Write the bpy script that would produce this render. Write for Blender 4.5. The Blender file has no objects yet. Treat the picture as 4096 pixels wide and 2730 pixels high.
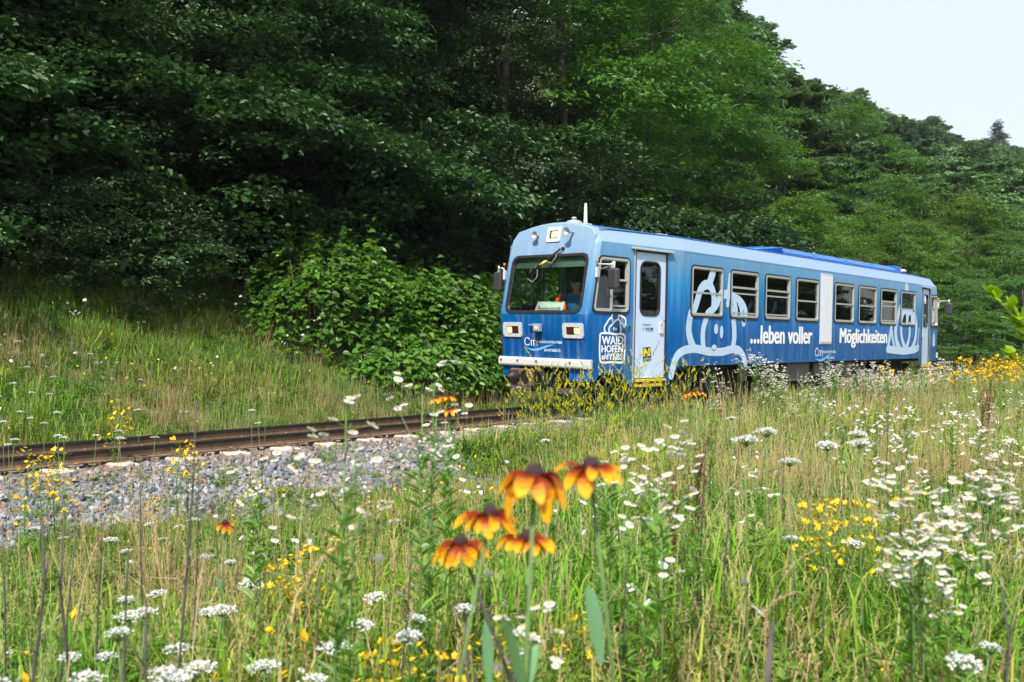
import bpy, math, random
import numpy as np
from mathutils import Matrix, Vector
random.seed(7)
RNG = np.random.default_rng(7)
sc = bpy.context.scene
COL = sc.collection

HAZE = 0.00024
# ------------------------------------------------------------------ camera
CAM = np.array([-12.1059, -10.0367, 1.3434]); YAW, PITCH, ROLL, FPX = 0.7270827, -0.0136310, 0.0189790, 3719.2154
_f = np.array([math.cos(YAW) * math.cos(PITCH), math.sin(YAW) * math.cos(PITCH), math.sin(PITCH)])
_r = np.array([math.sin(YAW), -math.cos(YAW), 0.0]); _u = np.cross(_r, _f)
R2 = _r * math.cos(ROLL) + _u * math.sin(ROLL); U2 = -_r * math.sin(ROLL) + _u * math.cos(ROLL)
cd = bpy.data.cameras.new('camera'); cam = bpy.data.objects.new('camera', cd); COL.objects.link(cam)
cd.sensor_width = 36.0; cd.lens = FPX / 4096 * 36; cd.clip_start = 0.05; cd.clip_end = 3000
cam.matrix_world = Matrix(((R2[0], U2[0], -_f[0], CAM[0]), (R2[1], U2[1], -_f[1], CAM[1]), (R2[2], U2[2], -_f[2], CAM[2]), (0, 0, 0, 1)))
cd.dof.use_dof = True; cd.dof.focus_distance = 13.0; cd.dof.aperture_fstop = 4.8
sc.camera = cam

# ------------------------------------------------------------------ light
SUN_EL, SUN_AZ = math.radians(50), math.radians(180 + 26)      # azimuth of the sun measured from +X
sdir = Vector((math.cos(SUN_EL) * math.cos(SUN_AZ), math.cos(SUN_EL) * math.sin(SUN_AZ), math.sin(SUN_EL)))
w = bpy.data.worlds.new('World'); sc.world = w; w.use_nodes = True
nt = w.node_tree; nt.nodes.clear()
sky = nt.nodes.new('ShaderNodeTexSky'); sky.sky_type = 'NISHITA'; sky.sun_disc = False
sky.sun_elevation = SUN_EL; sky.sun_rotation = math.pi / 2 - SUN_AZ
sky.air_density = 1.0; sky.dust_density = 4.0; sky.ozone_density = 1.0
mx = nt.nodes.new('ShaderNodeMixRGB'); mx.inputs[0].default_value = 0.6; mx.inputs[2].default_value = (8.4, 9.0, 9.8, 1)
bg = nt.nodes.new('ShaderNodeBackground'); bg.inputs[1].default_value = 0.108
out = nt.nodes.new('ShaderNodeOutputWorld')
nt.links.new(sky.outputs[0], mx.inputs[1]); nt.links.new(mx.outputs[0], bg.inputs[0]); nt.links.new(bg.outputs[0], out.inputs[0])
ld = bpy.data.lights.new('sun', 'SUN'); ld.energy = 4.8; ld.angle = math.radians(0.9); ld.color = (1.0, 0.95, 0.87)
lo = bpy.data.objects.new('sun', ld); COL.objects.link(lo); lo.rotation_euler = sdir.to_track_quat('Z', 'Y').to_euler()
sc.view_settings.view_transform = 'Standard'; sc.view_settings.look = 'None'; sc.view_settings.exposure = 0.46; sc.view_settings.gamma = 1.0
sc.view_settings.use_curve_mapping = False
sc.render.engine = 'CYCLES'
cy = sc.cycles
cy.max_bounces = 7; cy.diffuse_bounces = 3; cy.glossy_bounces = 3; cy.transmission_bounces = 4; cy.transparent_max_bounces = 8; cy.volume_bounces = 0
cy.use_adaptive_sampling = True; cy.adaptive_threshold = 0.02; cy.caustics_reflective = False; cy.caustics_refractive = False
cy.sample_clamp_indirect = 6.0; cy.use_denoising = True

# ------------------------------------------------------------------ pixel helpers (4096 px wide photograph)
def ray(x, y): return _f + R2 * (x - 2048) / FPX - U2 * (y - 1365) / FPX
def onY(x, y, Y): d = ray(x, y); return CAM + d * ((Y - CAM[1]) / d[1])
def onX(x, y, X): d = ray(x, y); return CAM + d * ((X - CAM[0]) / d[0])
def onZ(x, y, Z): d = ray(x, y); return CAM + d * ((Z - CAM[2]) / d[2])
def atD(x, y, D): return CAM + ray(x, y) * D
def pr(P):
    d = np.array(P) - CAM; z = d @ _f
    return 2048 + FPX * (d @ R2) / z, 1365 - FPX * (d @ U2) / z, z

# ------------------------------------------------------------------ materials
def srgb(*c): return tuple(((v / 255) / 12.92 if v / 255 <= 0.04045 else ((v / 255 + 0.055) / 1.055) ** 2.4) for v in c)
def nodes(name):
    m = bpy.data.materials.new(name); m.use_nodes = True; t = m.node_tree
    return m, t, t.nodes['Principled BSDF'], t.nodes['Material Output']
def N(t, k, **kw):
    n = t.nodes.new(k)
    for a, v in kw.items(): setattr(n, a, v)
    return n
def ramp(t, stops, fac=None, interp='LINEAR'):
    r = N(t, 'ShaderNodeValToRGB'); e = r.color_ramp.elements; r.color_ramp.interpolation = interp
    while len(e) < len(stops): e.new(0.5)
    for i, (p, c) in enumerate(stops): e[i].position = p; e[i].color = (*c, 1)
    if fac is not None: t.links.new(fac, r.inputs[0])
    return r
def mat(name, col, rough=0.5, metal=0.0, spec=0.5, var=0.0, scale=8.0, bump=0.0, coat=0.0, emit=None):
    m, t, b, o = nodes(name)
    b.inputs['Base Color'].default_value = (*col, 1); b.inputs['Roughness'].default_value = rough
    b.inputs['Metallic'].default_value = metal; b.inputs['Specular IOR Level'].default_value = spec
    b.inputs['Coat Weight'].default_value = coat; b.inputs['Coat Roughness'].default_value = 0.12
    if emit: b.inputs['Emission Color'].default_value = (*emit[0], 1); b.inputs['Emission Strength'].default_value = emit[1]
    if var or bump:
        tc = N(t, 'ShaderNodeTexCoord'); n = N(t, 'ShaderNodeTexNoise'); n.inputs['Scale'].default_value = scale; n.inputs['Detail'].default_value = 6
        t.links.new(tc.outputs['Object'], n.inputs['Vector'])
        if var:
            r = ramp(t, [(0.3, tuple(c * (1 - var) for c in col)), (0.7, tuple(min(1, c * (1 + var)) for c in col))], n.outputs['Fac'])
            t.links.new(r.outputs[0], b.inputs['Base Color'])
        if bump:
            bp = N(t, 'ShaderNodeBump'); bp.inputs['Strength'].default_value = bump; bp.inputs['Distance'].default_value = 0.01
            t.links.new(n.outputs['Fac'], bp.inputs['Height']); t.links.new(bp.outputs[0], b.inputs['Normal'])
    return m
def livery(name, stops, z0, z1, rough=0.32, inside=srgb(120, 122, 118)):
    """printed livery: a vertical blend of blues along the body height, faint streaks of road dirt"""
    m, t, b, o = nodes(name)
    tc = N(t, 'ShaderNodeTexCoord'); sx = N(t, 'ShaderNodeSeparateXYZ'); t.links.new(tc.outputs['Object'], sx.inputs[0])
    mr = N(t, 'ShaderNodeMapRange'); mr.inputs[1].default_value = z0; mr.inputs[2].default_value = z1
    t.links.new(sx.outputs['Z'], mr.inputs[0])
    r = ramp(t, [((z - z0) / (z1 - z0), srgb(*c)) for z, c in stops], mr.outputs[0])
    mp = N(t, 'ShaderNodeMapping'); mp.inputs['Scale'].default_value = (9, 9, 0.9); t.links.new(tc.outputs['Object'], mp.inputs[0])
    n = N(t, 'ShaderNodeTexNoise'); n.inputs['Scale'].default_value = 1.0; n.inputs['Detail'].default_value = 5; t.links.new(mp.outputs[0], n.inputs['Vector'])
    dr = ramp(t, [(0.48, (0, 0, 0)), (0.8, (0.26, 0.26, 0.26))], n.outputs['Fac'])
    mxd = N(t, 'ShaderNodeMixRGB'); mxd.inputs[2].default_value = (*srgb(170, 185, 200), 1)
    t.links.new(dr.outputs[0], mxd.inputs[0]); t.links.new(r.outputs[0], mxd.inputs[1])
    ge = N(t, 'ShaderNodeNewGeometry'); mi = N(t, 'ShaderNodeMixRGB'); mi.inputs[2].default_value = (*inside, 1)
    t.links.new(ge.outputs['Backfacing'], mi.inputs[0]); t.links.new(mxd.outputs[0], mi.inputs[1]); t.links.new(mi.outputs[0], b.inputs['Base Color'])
    b.inputs['Roughness'].default_value = rough; b.inputs['Coat Weight'].default_value = 0.08; b.inputs['Coat Roughness'].default_value = 0.1; b.inputs['Specular IOR Level'].default_value = 0.22
    return m
def glass(name, tint=(0.75, 0.85, 0.82), refl=1.0):
    m, t, b, o = nodes(name); t.nodes.remove(b)
    tr = N(t, 'ShaderNodeBsdfTransparent'); tr.inputs[0].default_value = (*tint, 1)
    gl = N(t, 'ShaderNodeBsdfGlossy'); gl.inputs['Roughness'].default_value = 0.02; gl.inputs[0].default_value = (0.9, 0.95, 1, 1)
    fr = N(t, 'ShaderNodeFresnel'); fr.inputs[0].default_value = 1.5
    ma = N(t, 'ShaderNodeMath', operation='MULTIPLY_ADD', use_clamp=True); ma.inputs[1].default_value = 1.5 * refl; ma.inputs[2].default_value = 0.02
    mi = N(t, 'ShaderNodeMixShader'); t.links.new(fr.outputs[0], ma.inputs[0]); t.links.new(ma.outputs[0], mi.inputs[0])
    t.links.new(tr.outputs[0], mi.inputs[1]); t.links.new(gl.outputs[0], mi.inputs[2]); t.links.new(mi.outputs[0], o.inputs[0])
    return m
def leafmat(name, dark, light, trans, tmix=0.35, spot=None, rough=0.45, insvar=0.25, spec=0.4, hue=None):
    """foliage: per-leaf attribute rnd picks between two greens, a translucent share lets the sun through"""
    m, t, b, o = nodes(name)
    at = N(t, 'ShaderNodeAttribute', attribute_name='rnd')
    stops = [(0.0, dark), (0.85, light)]
    if spot: stops += [(0.955, light), (0.97, spot)]
    r = ramp(t, stops, at.outputs['Fac'])
    oi = N(t, 'ShaderNodeObjectInfo'); hs = N(t, 'ShaderNodeHueSaturation')
    mr = N(t, 'ShaderNodeMapRange'); mr.inputs[3].default_value = 1 - insvar; mr.inputs[4].default_value = 1 + insvar
    t.links.new(oi.outputs['Random'], mr.inputs[0]); t.links.new(mr.outputs[0], hs.inputs['Value']); t.links.new(r.outputs[0], hs.inputs['Color'])
    t.links.new(hs.outputs[0], b.inputs['Base Color'])
    b.inputs['Roughness'].default_value = rough; b.inputs['Specular IOR Level'].default_value = spec
    tl = N(t, 'ShaderNodeBsdfTranslucent'); tl.inputs[0].default_value = (*trans, 1)
    mi = N(t, 'ShaderNodeMixShader'); mi.inputs[0].default_value = tmix
    t.links.new(b.outputs[0], mi.inputs[1]); t.links.new(tl.outputs[0], mi.inputs[2]); t.links.new(mi.outputs[0], o.inputs[0])
    return m
def tintmat(name, tmix=0.3, rough=0.6, field=0.0):
    """colour carried per face by the attribute tint (each blade, petal or leaf its own colour)"""
    m, t, b, o = nodes(name)
    at = N(t, 'ShaderNodeAttribute', attribute_name='tint')
    c = at.outputs['Color']
    if field:
        ge = N(t, 'ShaderNodeNewGeometry'); n = N(t, 'ShaderNodeTexNoise'); n.inputs['Scale'].default_value = 0.55; n.inputs['Detail'].default_value = 3
        t.links.new(ge.outputs['Position'], n.inputs['Vector'])
        r = ramp(t, [(0.36, (0.78, 1.06, 0.7)), (0.64, (1.22, 1.04, 1.05))], n.outputs['Fac'])
        mu = N(t, 'ShaderNodeMixRGB', blend_type='MULTIPLY'); mu.inputs[0].default_value = field
        t.links.new(c, mu.inputs[1]); t.links.new(r.outputs[0], mu.inputs[2]); c = mu.outputs[0]
    t.links.new(c, b.inputs['Base Color']); b.inputs['Roughness'].default_value = rough; b.inputs['Specular IOR Level'].default_value = 0.25
    tl = N(t, 'ShaderNodeBsdfTranslucent'); t.links.new(c, tl.inputs[0])
    mi = N(t, 'ShaderNodeMixShader'); mi.inputs[0].default_value = tmix
    t.links.new(b.outputs[0], mi.inputs[1]); t.links.new(tl.outputs[0], mi.inputs[2]); t.links.new(mi.outputs[0], o.inputs[0])
    return m

# ------------------------------------------------------------------ mesh helpers
def make_mesh(name, V, F, mats, midx=None, smooth=False, attrs=None):
    """V (n,3) array, F list of arrays of equal-length faces or list of tuples"""
    me = bpy.data.meshes.new(name)
    if isinstance(F, np.ndarray): F = [F]
    if F and isinstance(F[0], (tuple, list)):
        me.from_pydata([tuple(v) for v in V], [], F)
    else:
        F = [f for f in F if len(f)]
        nl = sum(f.size for f in F); nf = sum(len(f) for f in F)
        me.vertices.add(len(V)); me.vertices.foreach_set('co', np.asarray(V, dtype=np.float32).ravel())
        me.loops.add(nl); me.loops.foreach_set('vertex_index', np.concatenate([f.ravel() for f in F]).astype(np.int32))
        me.polygons.add(nf)
        tot = np.concatenate([np.full(len(f), f.shape[1]) for f in F]); st = np.concatenate([[0], np.cumsum(tot)[:-1]])
        me.polygons.foreach_set('loop_start', st.astype(np.int32)); me.polygons.foreach_set('loop_total', tot.astype(np.int32))
    for m in (mats if isinstance(mats, (list, tuple)) else [mats]): me.materials.append(m)
    n = len(me.polygons)
    if midx is not None: me.polygons.foreach_set('material_index', np.asarray(midx, dtype=np.int32))
    me.polygons.foreach_set('use_smooth', np.full(n, bool(smooth)) if not isinstance(smooth, (list, np.ndarray)) else np.asarray(smooth, dtype=bool))
    for k, a in (attrs or {}).items():
        a = np.asarray(a, dtype=np.float32)
        if a.ndim == 1: me.attributes.new(k, 'FLOAT', 'FACE').data.foreach_set('value', a)
        else: me.attributes.new(k, 'FLOAT_VECTOR', 'FACE').data.foreach_set('vector', a.ravel())
    me.update(); me.validate(clean_customdata=False) if not isinstance(F[0], np.ndarray) else None
    return me
def link(name, me, parent=None, loc=None):
    o = bpy.data.objects.new(name, me); COL.objects.link(o)
    if parent is not None: o.parent = parent
    if loc is not None: o.location = loc
    return o
def tag(o, label=None, cat=None, group=None, kind=None):
    if label: o['label'] = label
    if cat: o['category'] = cat
    if group: o['group'] = group
    if kind: o['kind'] = kind
    return o
def thing(name, label, cat, loc=(0, 0, 0), group=None, rz=0.0):
    o = bpy.data.objects.new(name, None); COL.objects.link(o); o.location = loc; o.rotation_euler = (0, 0, rz); o.empty_display_size = 0.1
    return tag(o, label, cat, group)
def kids(o): return [c for c in ALLKIDS.get(o.name, [])]
ALLKIDS = {}
def copy_tree(o, children_of, parent=None):
    c = o.copy(); COL.objects.link(c)
    if parent is not None: c.parent = parent
    for ch in children_of[o.name]: copy_tree(ch, children_of, c)
    return c
def child_map(root):
    m = {}
    def rec(o):
        m[o.name] = [c for c in o.children]
        for c in m[o.name]: rec(c)
    rec(root); return m

class MB:
    def __init__(s): s.V = []; s.F = []; s.M = []; s.S = []
    def add(s, verts, faces, m=0, smooth=False):
        b = len(s.V); s.V += [tuple(map(float, v)) for v in verts]
        for f in faces: s.F.append(tuple(b + i for i in f)); s.M.append(m); s.S.append(smooth)
        return s
    def box(s, a, b, m=0):
        x0, y0, z0 = (min(p, q) for p, q in zip(a, b)); x1, y1, z1 = (max(p, q) for p, q in zip(a, b))
        V = [(x0, y0, z0), (x1, y0, z0), (x1, y1, z0), (x0, y1, z0), (x0, y0, z1), (x1, y0, z1), (x1, y1, z1), (x0, y1, z1)]
        return s.add(V, [(0, 3, 2, 1), (4, 5, 6, 7), (0, 1, 5, 4), (1, 2, 6, 5), (2, 3, 7, 6), (3, 0, 4, 7)], m)
    def tube(s, pts, r, n=8, m=0, cap=True, smooth=True):
        pts = [Vector(p) for p in pts]; R = r if isinstance(r, (list, tuple)) else [r] * len(pts)
        V = []; up = Vector((0, 0, 1)); prev = None
        for i, p in enumerate(pts):
            d = (pts[min(i + 1, len(pts) - 1)] - pts[max(i - 1, 0)])
            if d.length < 1e-9: d = Vector((0, 0, 1))
            d.normalize()
            a = d.cross(up) if prev is None else prev - d * prev.dot(d)
            if a.length < 1e-4: a = d.cross(Vector((1, 0, 0)))
            a.normalize(); prev = a; b = d.cross(a)
            V += [p + (a * math.cos(2 * math.pi * k / n) + b * math.sin(2 * math.pi * k / n)) * R[i] for k in range(n)]
        F = [(i * n + k, i * n + (k + 1) % n, (i + 1) * n + (k + 1) % n, (i + 1) * n + k) for i in range(len(pts) - 1) for k in range(n)]
        b0 = len(s.V); s.add(V, F, m, smooth)
        if cap: s.F += [tuple(b0 + k for k in range(n))[::-1], tuple(b0 + (len(pts) - 1) * n + k for k in range(n))]; s.M += [m, m]; s.S += [False, False]
        return s
    def lathe(s, prof, c, axis, n=16, m=0, smooth=True):
        """prof: (radius, distance along axis)"""
        a = Vector(axis).normalized(); u = a.orthogonal().normalized(); v = a.cross(u); c = Vector(c)
        V = [c + a * h + (u * math.cos(2 * math.pi * k / n) + v * math.sin(2 * math.pi * k / n)) * max(r, 1e-4) for r, h in prof for k in range(n)]
        F = [(i * n + k, i * n + (k + 1) % n, (i + 1) * n + (k + 1) % n, (i + 1) * n + k) for i in range(len(prof) - 1) for k in range(n)]
        return s.add(V, F, m, smooth)
    def ring(s, outer, inner, mp, d0, d1, m=0, di=None):
        """frame between two loops of (u,v); d0 back, d1 front; mp(u,v,d) -> point"""
        n = len(outer); di = d1 if di is None else di
        V = [mp(u, v, d0) for u, v in outer] + [mp(u, v, d1) for u, v in outer] + [mp(u, v, di) for u, v in inner] + [mp(u, v, d0) for u, v in inner]
        F = []
        for k in range(n):
            l = (k + 1) % n
            F += [(k, l, n + l, n + k), (n + k, n + l, 2 * n + l, 2 * n + k), (2 * n + k, 2 * n + l, 3 * n + l, 3 * n + k)]
        return s.add(V, F, m, False)
    def plate(s, loop, mp, d, d0=None, m=0):
        n = len(loop); V = [mp(u, v, d) for u, v in loop]; s.add(V, [tuple(range(n))], m)
        if d0 is not None:
            W = V + [mp(u, v, d0) for u, v in loop]
            s.add(W, [(k, (k + 1) % n, n + (k + 1) % n, n + k) for k in range(n)] , m)
        return s
    def ribbon(s, pts, w, mp, d, m=0, closed=False, ends=True):
        """flat stroke along (u,v) points"""
        P = smooth_path(pts, closed); n = len(P); V = []
        for i in range(n):
            a = P[(i - 1) % n] if closed or i > 0 else P[0]; b = P[(i + 1) % n] if closed or i < n - 1 else P[-1]
            t = np.array(b) - np.array(a); L = np.hypot(*t) or 1; t /= L; q = np.array([-t[1], t[0]])
            ww = w[min(len(w) - 1, int(i / n * len(w)))] if isinstance(w, (list, tuple)) else w
            V += [tuple(P[i] + q * ww / 2), tuple(P[i] - q * ww / 2)]
        VV = [mp(u, v, d) for u, v in V]
        F = [(2 * i, 2 * i + 1, (2 * i + 3) % (2 * n), (2 * i + 2) % (2 * n)) for i in range(n if closed else n - 1)]
        s.add(VV, F, m)
        if ends and not closed:
            for c in (P[0], P[-1]):
                s.add([mp(c[0] + ww / 2 * math.cos(a), c[1] + ww / 2 * math.sin(a), d + 0.0006) for a in np.linspace(0, 2 * math.pi, 13)[:-1]], [tuple(range(12))], m)
        return s
    def build(s, name, mats, parent=None, bevel=0.0, loc=None):
        me = make_mesh(name, s.V, s.F, mats, s.M, s.S)
        o = link(name, me, parent, loc)
        if bevel:
            b = o.modifiers.new('bevel', 'BEVEL'); b.width = bevel; b.segments = 2; b.limit_method = 'ANGLE'
        return o
def smooth_path(pts, closed=False, sub=4):
    P = [np.array(p, dtype=float) for p in pts]; n = len(P); o = []
    if n < 3: return P
    for i in range(n if closed else n - 1):
        p0 = P[(i - 1) % n] if closed or i > 0 else P[0]; p1 = P[i]; p2 = P[(i + 1) % n]; p3 = P[(i + 2) % n] if closed or i + 2 < n else P[-1]
        for k in range(sub):
            t = k / sub; o.append(0.5 * ((2 * p1) + (-p0 + p2) * t + (2 * p0 - 5 * p1 + 4 * p2 - p3) * t * t + (-p0 + 3 * p1 - 3 * p2 + p3) * t ** 3))
    if not closed: o.append(P[-1])
    return o
def rr(u0, u1, v0, v1, r, n=5):
    o = []
    for cx, cy_, a0 in ((u1 - r, v1 - r, 0), (u0 + r, v1 - r, 90), (u0 + r, v0 + r, 180), (u1 - r, v0 + r, 270)):
        for k in range(n + 1): a = math.radians(a0 + 90 * k / n); o.append((cx + r * math.cos(a), cy_ + r * math.sin(a)))
    return o

# ------------------------------------------------------------------ terrain
def smoothstep(a, b, x): t = np.clip((x - a) / (b - a), 0, 1); return t * t * (3 - 2 * t)
def hnoise(x, y, s, seed=0.0): return (np.sin(x * s + 1.3 * seed) * np.cos(y * s * 1.17 + 2.1 * seed) + 0.5 * np.sin(x * s * 2.3 + y * s * 1.9 + seed))
def terrain(x, y):
    x = np.asarray(x, float); y = np.asarray(y, float)
    near = -0.46 + 0.12 * smoothstep(-2.9, -4.2, y) + 0.40 * smoothstep(-4.5, -8.5, y) + 0.5 * smoothstep(6, 20, x) * smoothstep(-2.4, -4.5, y)
    bank = -0.42 + (0.40 + .08 * smoothstep(0, -5, x)) * np.clip(y - 1.5, 0, 5.5)
    hill = 0.30 * np.clip(y - 7, 0, 4) + np.where(y > 11, (0.66 + 0.16 * smoothstep(60, 200, x)) * (y - 11), 0)
    hill = np.minimum(hill, 0.66 * 48 + 0.16 * smoothstep(60, 200, x) * 48 + 0.05 * np.clip(y - 59, 0, 300))
    z = np.where(y < -2.0, near, np.where(y < 1.5, -0.46, bank + hill))
    amp = np.where(np.abs(y) < 1.9, 0.0, np.where(y < 0, 0.05, 0.09))
    return z + amp * hnoise(x, y, 0.9) + np.where(y > 12, 0.8, 0) * hnoise(x, y, 0.12, 3)
# ------------------------------------------------------------------ ground sheet and ballast bed
def axis_pts(lo, hi, fine_lo, fine_hi, step, grow=1.22):
    a = list(np.arange(fine_lo, fine_hi + 1e-6, step)); s = step
    while a[-1] < hi: s *= grow; a.append(a[-1] + s)
    s = step
    while a[0] > lo: s *= grow; a.insert(0, a[0] - s)
    return np.array(a)
gx = axis_pts(-500, 900, -20, 40, 0.5); gy = axis_pts(-500, 500, -14, 62, 0.4)
GX, GY = np.meshgrid(gx, gy, indexing='ij'); GZ = terrain(GX, GY)
V = np.stack([GX.ravel(), GY.ravel(), GZ.ravel()], 1); ny = len(gy)
ii, jj = np.meshgrid(np.arange(len(gx) - 1), np.arange(ny - 1), indexing='ij'); q = (ii * ny + jj).ravel()
F = np.stack([q, q + ny, q + ny + 1, q + 1], 1)
m, t, b, o_ = nodes('meadow_soil')
ge = N(t, 'ShaderNodeNewGeometry'); n1 = N(t, 'ShaderNodeTexNoise'); n1.inputs['Scale'].default_value = 1.6; n1.inputs['Detail'].default_value = 8
t.links.new(ge.outputs['Position'], n1.inputs['Vector'])
r_ = ramp(t, [(0.3, (0.05, 0.07, 0.02)), (0.5, (0.09, 0.11, 0.035)), (0.7, (0.14, 0.12, 0.06))], n1.outputs['Fac'])
t.links.new(r_.outputs[0], b.inputs['Base Color']); b.inputs['Roughness'].default_value = 0.95
ground = link('ground', make_mesh('ground', V, F, m, smooth=True)); tag(ground, 'uneven meadow soil with a railway bank and wooded slope', kind='structure')

STONE_COLS = [(0.15, 0.165, 0.19), (0.23, 0.25, 0.28), (0.10, 0.11, 0.13), (0.33, 0.33, 0.33), (0.24, 0.18, 0.13), (0.19, 0.205, 0.235)]
m, t, b, o_ = nodes('stone'); oi = N(t, 'ShaderNodeObjectInfo'); tc = N(t, 'ShaderNodeTexCoord'); n1 = N(t, 'ShaderNodeTexNoise'); n1.inputs['Scale'].default_value = 25; n1.inputs['Detail'].default_value = 5
t.links.new(tc.outputs['Object'], n1.inputs['Vector'])
r_ = ramp(t, [(i / 6, c) for i, c in enumerate(STONE_COLS)], oi.outputs['Random'], 'CONSTANT')
r2_ = ramp(t, [(0.3, (0.72, 0.72, 0.72)), (0.75, (1.35, 1.32, 1.28))], n1.outputs['Fac']); mu = N(t, 'ShaderNodeMixRGB', blend_type='MULTIPLY'); mu.inputs[0].default_value = 1
t.links.new(r_.outputs[0], mu.inputs[1]); t.links.new(r2_.outputs[0], mu.inputs[2]); gp_ = N(t, 'ShaderNodeNewGeometry'); sx_ = N(t, 'ShaderNodeSeparateXYZ'); ab = N(t, 'ShaderNodeMath', operation='ABSOLUTE'); mr_ = N(t, 'ShaderNodeMapRange'); mr_.inputs[1].default_value = 1.5; mr_.inputs[2].default_value = .6; mr_.inputs[3].default_value = 0; mr_.inputs[4].default_value = .7
t.links.new(gp_.outputs['Position'], sx_.inputs[0]); t.links.new(sx_.outputs['Y'], ab.inputs[0]); t.links.new(ab.outputs[0], mr_.inputs[0]); rm = N(t, 'ShaderNodeMixRGB', blend_type='MULTIPLY'); rm.inputs[2].default_value = (.95, .66, .47, 1); t.links.new(mr_.outputs[0], rm.inputs[0]); t.links.new(mu.outputs[0], rm.inputs[1]); t.links.new(rm.outputs[0], b.inputs['Base Color']); b.inputs['Roughness'].default_value = 0.8
STONE = m
m, t, b, o_ = nodes('ballast_bed'); ge = N(t, 'ShaderNodeNewGeometry'); vo = N(t, 'ShaderNodeTexVoronoi'); vo.inputs['Scale'].default_value = 22
t.links.new(ge.outputs['Position'], vo.inputs['Vector']); sp = N(t, 'ShaderNodeSeparateColor'); t.links.new(vo.outputs['Color'], sp.inputs[0])
r_ = ramp(t, [(0, (0.08, 0.08, 0.09)), (0.5, (0.16, 0.16, 0.17)), (1, (0.22, 0.19, 0.16))], sp.outputs[0]); t.links.new(r_.outputs[0], b.inputs['Base Color']); b.inputs['Roughness'].default_value = 0.9
def bed_z(y): return np.interp(y, [-3.1, -2.7, -1.15, -0.9, 0.95, 1.2, 2.0], [-0.56, -0.44, -0.2, -0.175, -0.175, -0.2, -0.55])
bx = np.arange(-40, 120.1, 0.8); by = np.array([-3.1, -2.7, -2.0, -1.5, -1.15, -0.9, 0.0, 0.95, 1.2, 1.6, 2.0])
BX, BY = np.meshgrid(bx, by, indexing='ij'); BZ = bed_z(BY) + 0.012 * hnoise(BX, BY, 3.0)
V = np.stack([BX.ravel(), BY.ravel(), BZ.ravel()], 1); ny = len(by)
ii, jj = np.meshgrid(np.arange(len(bx) - 1), np.arange(ny - 1), indexing='ij'); q = (ii * ny + jj).ravel()
ballast = link('ballast', make_mesh('ballast', V, np.stack([q, q + ny, q + ny + 1, q + 1], 1), m, smooth=True))
tag(ballast, 'grey crushed stone bed under the narrow track', kind='structure')

# instancing of small variants on a point cloud, as one object per ground cover
def scatter(name, pts, rots, scl, idx, variants, label):
    c = bpy.data.collections.new(name + '_variants')
    for k, me in enumerate(variants):
        o = bpy.data.objects.new('%s_%02d' % (name, k), me); c.objects.link(o)
    me = bpy.data.meshes.new(name); me.vertices.add(len(pts)); me.vertices.foreach_set('co', np.asarray(pts, dtype=np.float32).ravel())
    me.attributes.new('rot', 'FLOAT_VECTOR', 'POINT').data.foreach_set('vector', np.asarray(rots, dtype=np.float32).ravel())
    me.attributes.new('scl', 'FLOAT', 'POINT').data.foreach_set('value', np.asarray(scl, dtype=np.float32))
    me.attributes.new('idx', 'INT', 'POINT').data.foreach_set('value', np.asarray(idx, dtype=np.int32))
    me.update(); ob = link(name, me); tag(ob, label, kind='stuff')
    g = bpy.data.node_groups.new(name, 'GeometryNodeTree')
    g.interface.new_socket('Geometry', in_out='INPUT', socket_type='NodeSocketGeometry'); g.interface.new_socket('Geometry', in_out='OUTPUT', socket_type='NodeSocketGeometry')
    gi = g.nodes.new('NodeGroupInput'); go = g.nodes.new('NodeGroupOutput'); ip = g.nodes.new('GeometryNodeInstanceOnPoints'); ci = g.nodes.new('GeometryNodeCollectionInfo')
    mp = g.nodes.new('GeometryNodeMeshToPoints')
    ci.inputs['Collection'].default_value = c; ci.inputs['Separate Children'].default_value = True; ci.inputs['Reset Children'].default_value = True
    def na(nm, ty):
        n = g.nodes.new('GeometryNodeInputNamedAttribute'); n.data_type = ty; n.inputs['Name'].default_value = nm; return n
    ar, as_, ai = na('rot', 'FLOAT_VECTOR'), na('scl', 'FLOAT'), na('idx', 'INT')
    er = g.nodes.new('FunctionNodeEulerToRotation')
    g.links.new(gi.outputs[0], mp.inputs[0]); g.links.new(mp.outputs[0], ip.inputs['Points']); g.links.new(ci.outputs[0], ip.inputs['Instance'])
    ip.inputs['Pick Instance'].default_value = True
    g.links.new(ai.outputs[0], ip.inputs['Instance Index']); g.links.new(ar.outputs[0], er.inputs[0]); g.links.new(er.outputs[0], ip.inputs['Rotation']); g.links.new(as_.outputs[0], ip.inputs['Scale'])
    g.links.new(ip.outputs[0], go.inputs[0])
    md = ob.modifiers.new('scatter', 'NODES'); md.node_group = g
    return ob
def in_view(P, mx_=250, my_=250):
    d = P - CAM; z = d @ _f; zz = np.maximum(z, 0.05); x = 2048 + FPX * (d @ R2) / zz; y = 1365 - FPX * (d @ U2) / zz
    return (z > 0.6) & (x > -mx_ - 1500 / zz) & (x < 4096 + mx_ + 1500 / zz) & (y < 2730 + my_ + 2500 / zz)

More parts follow.
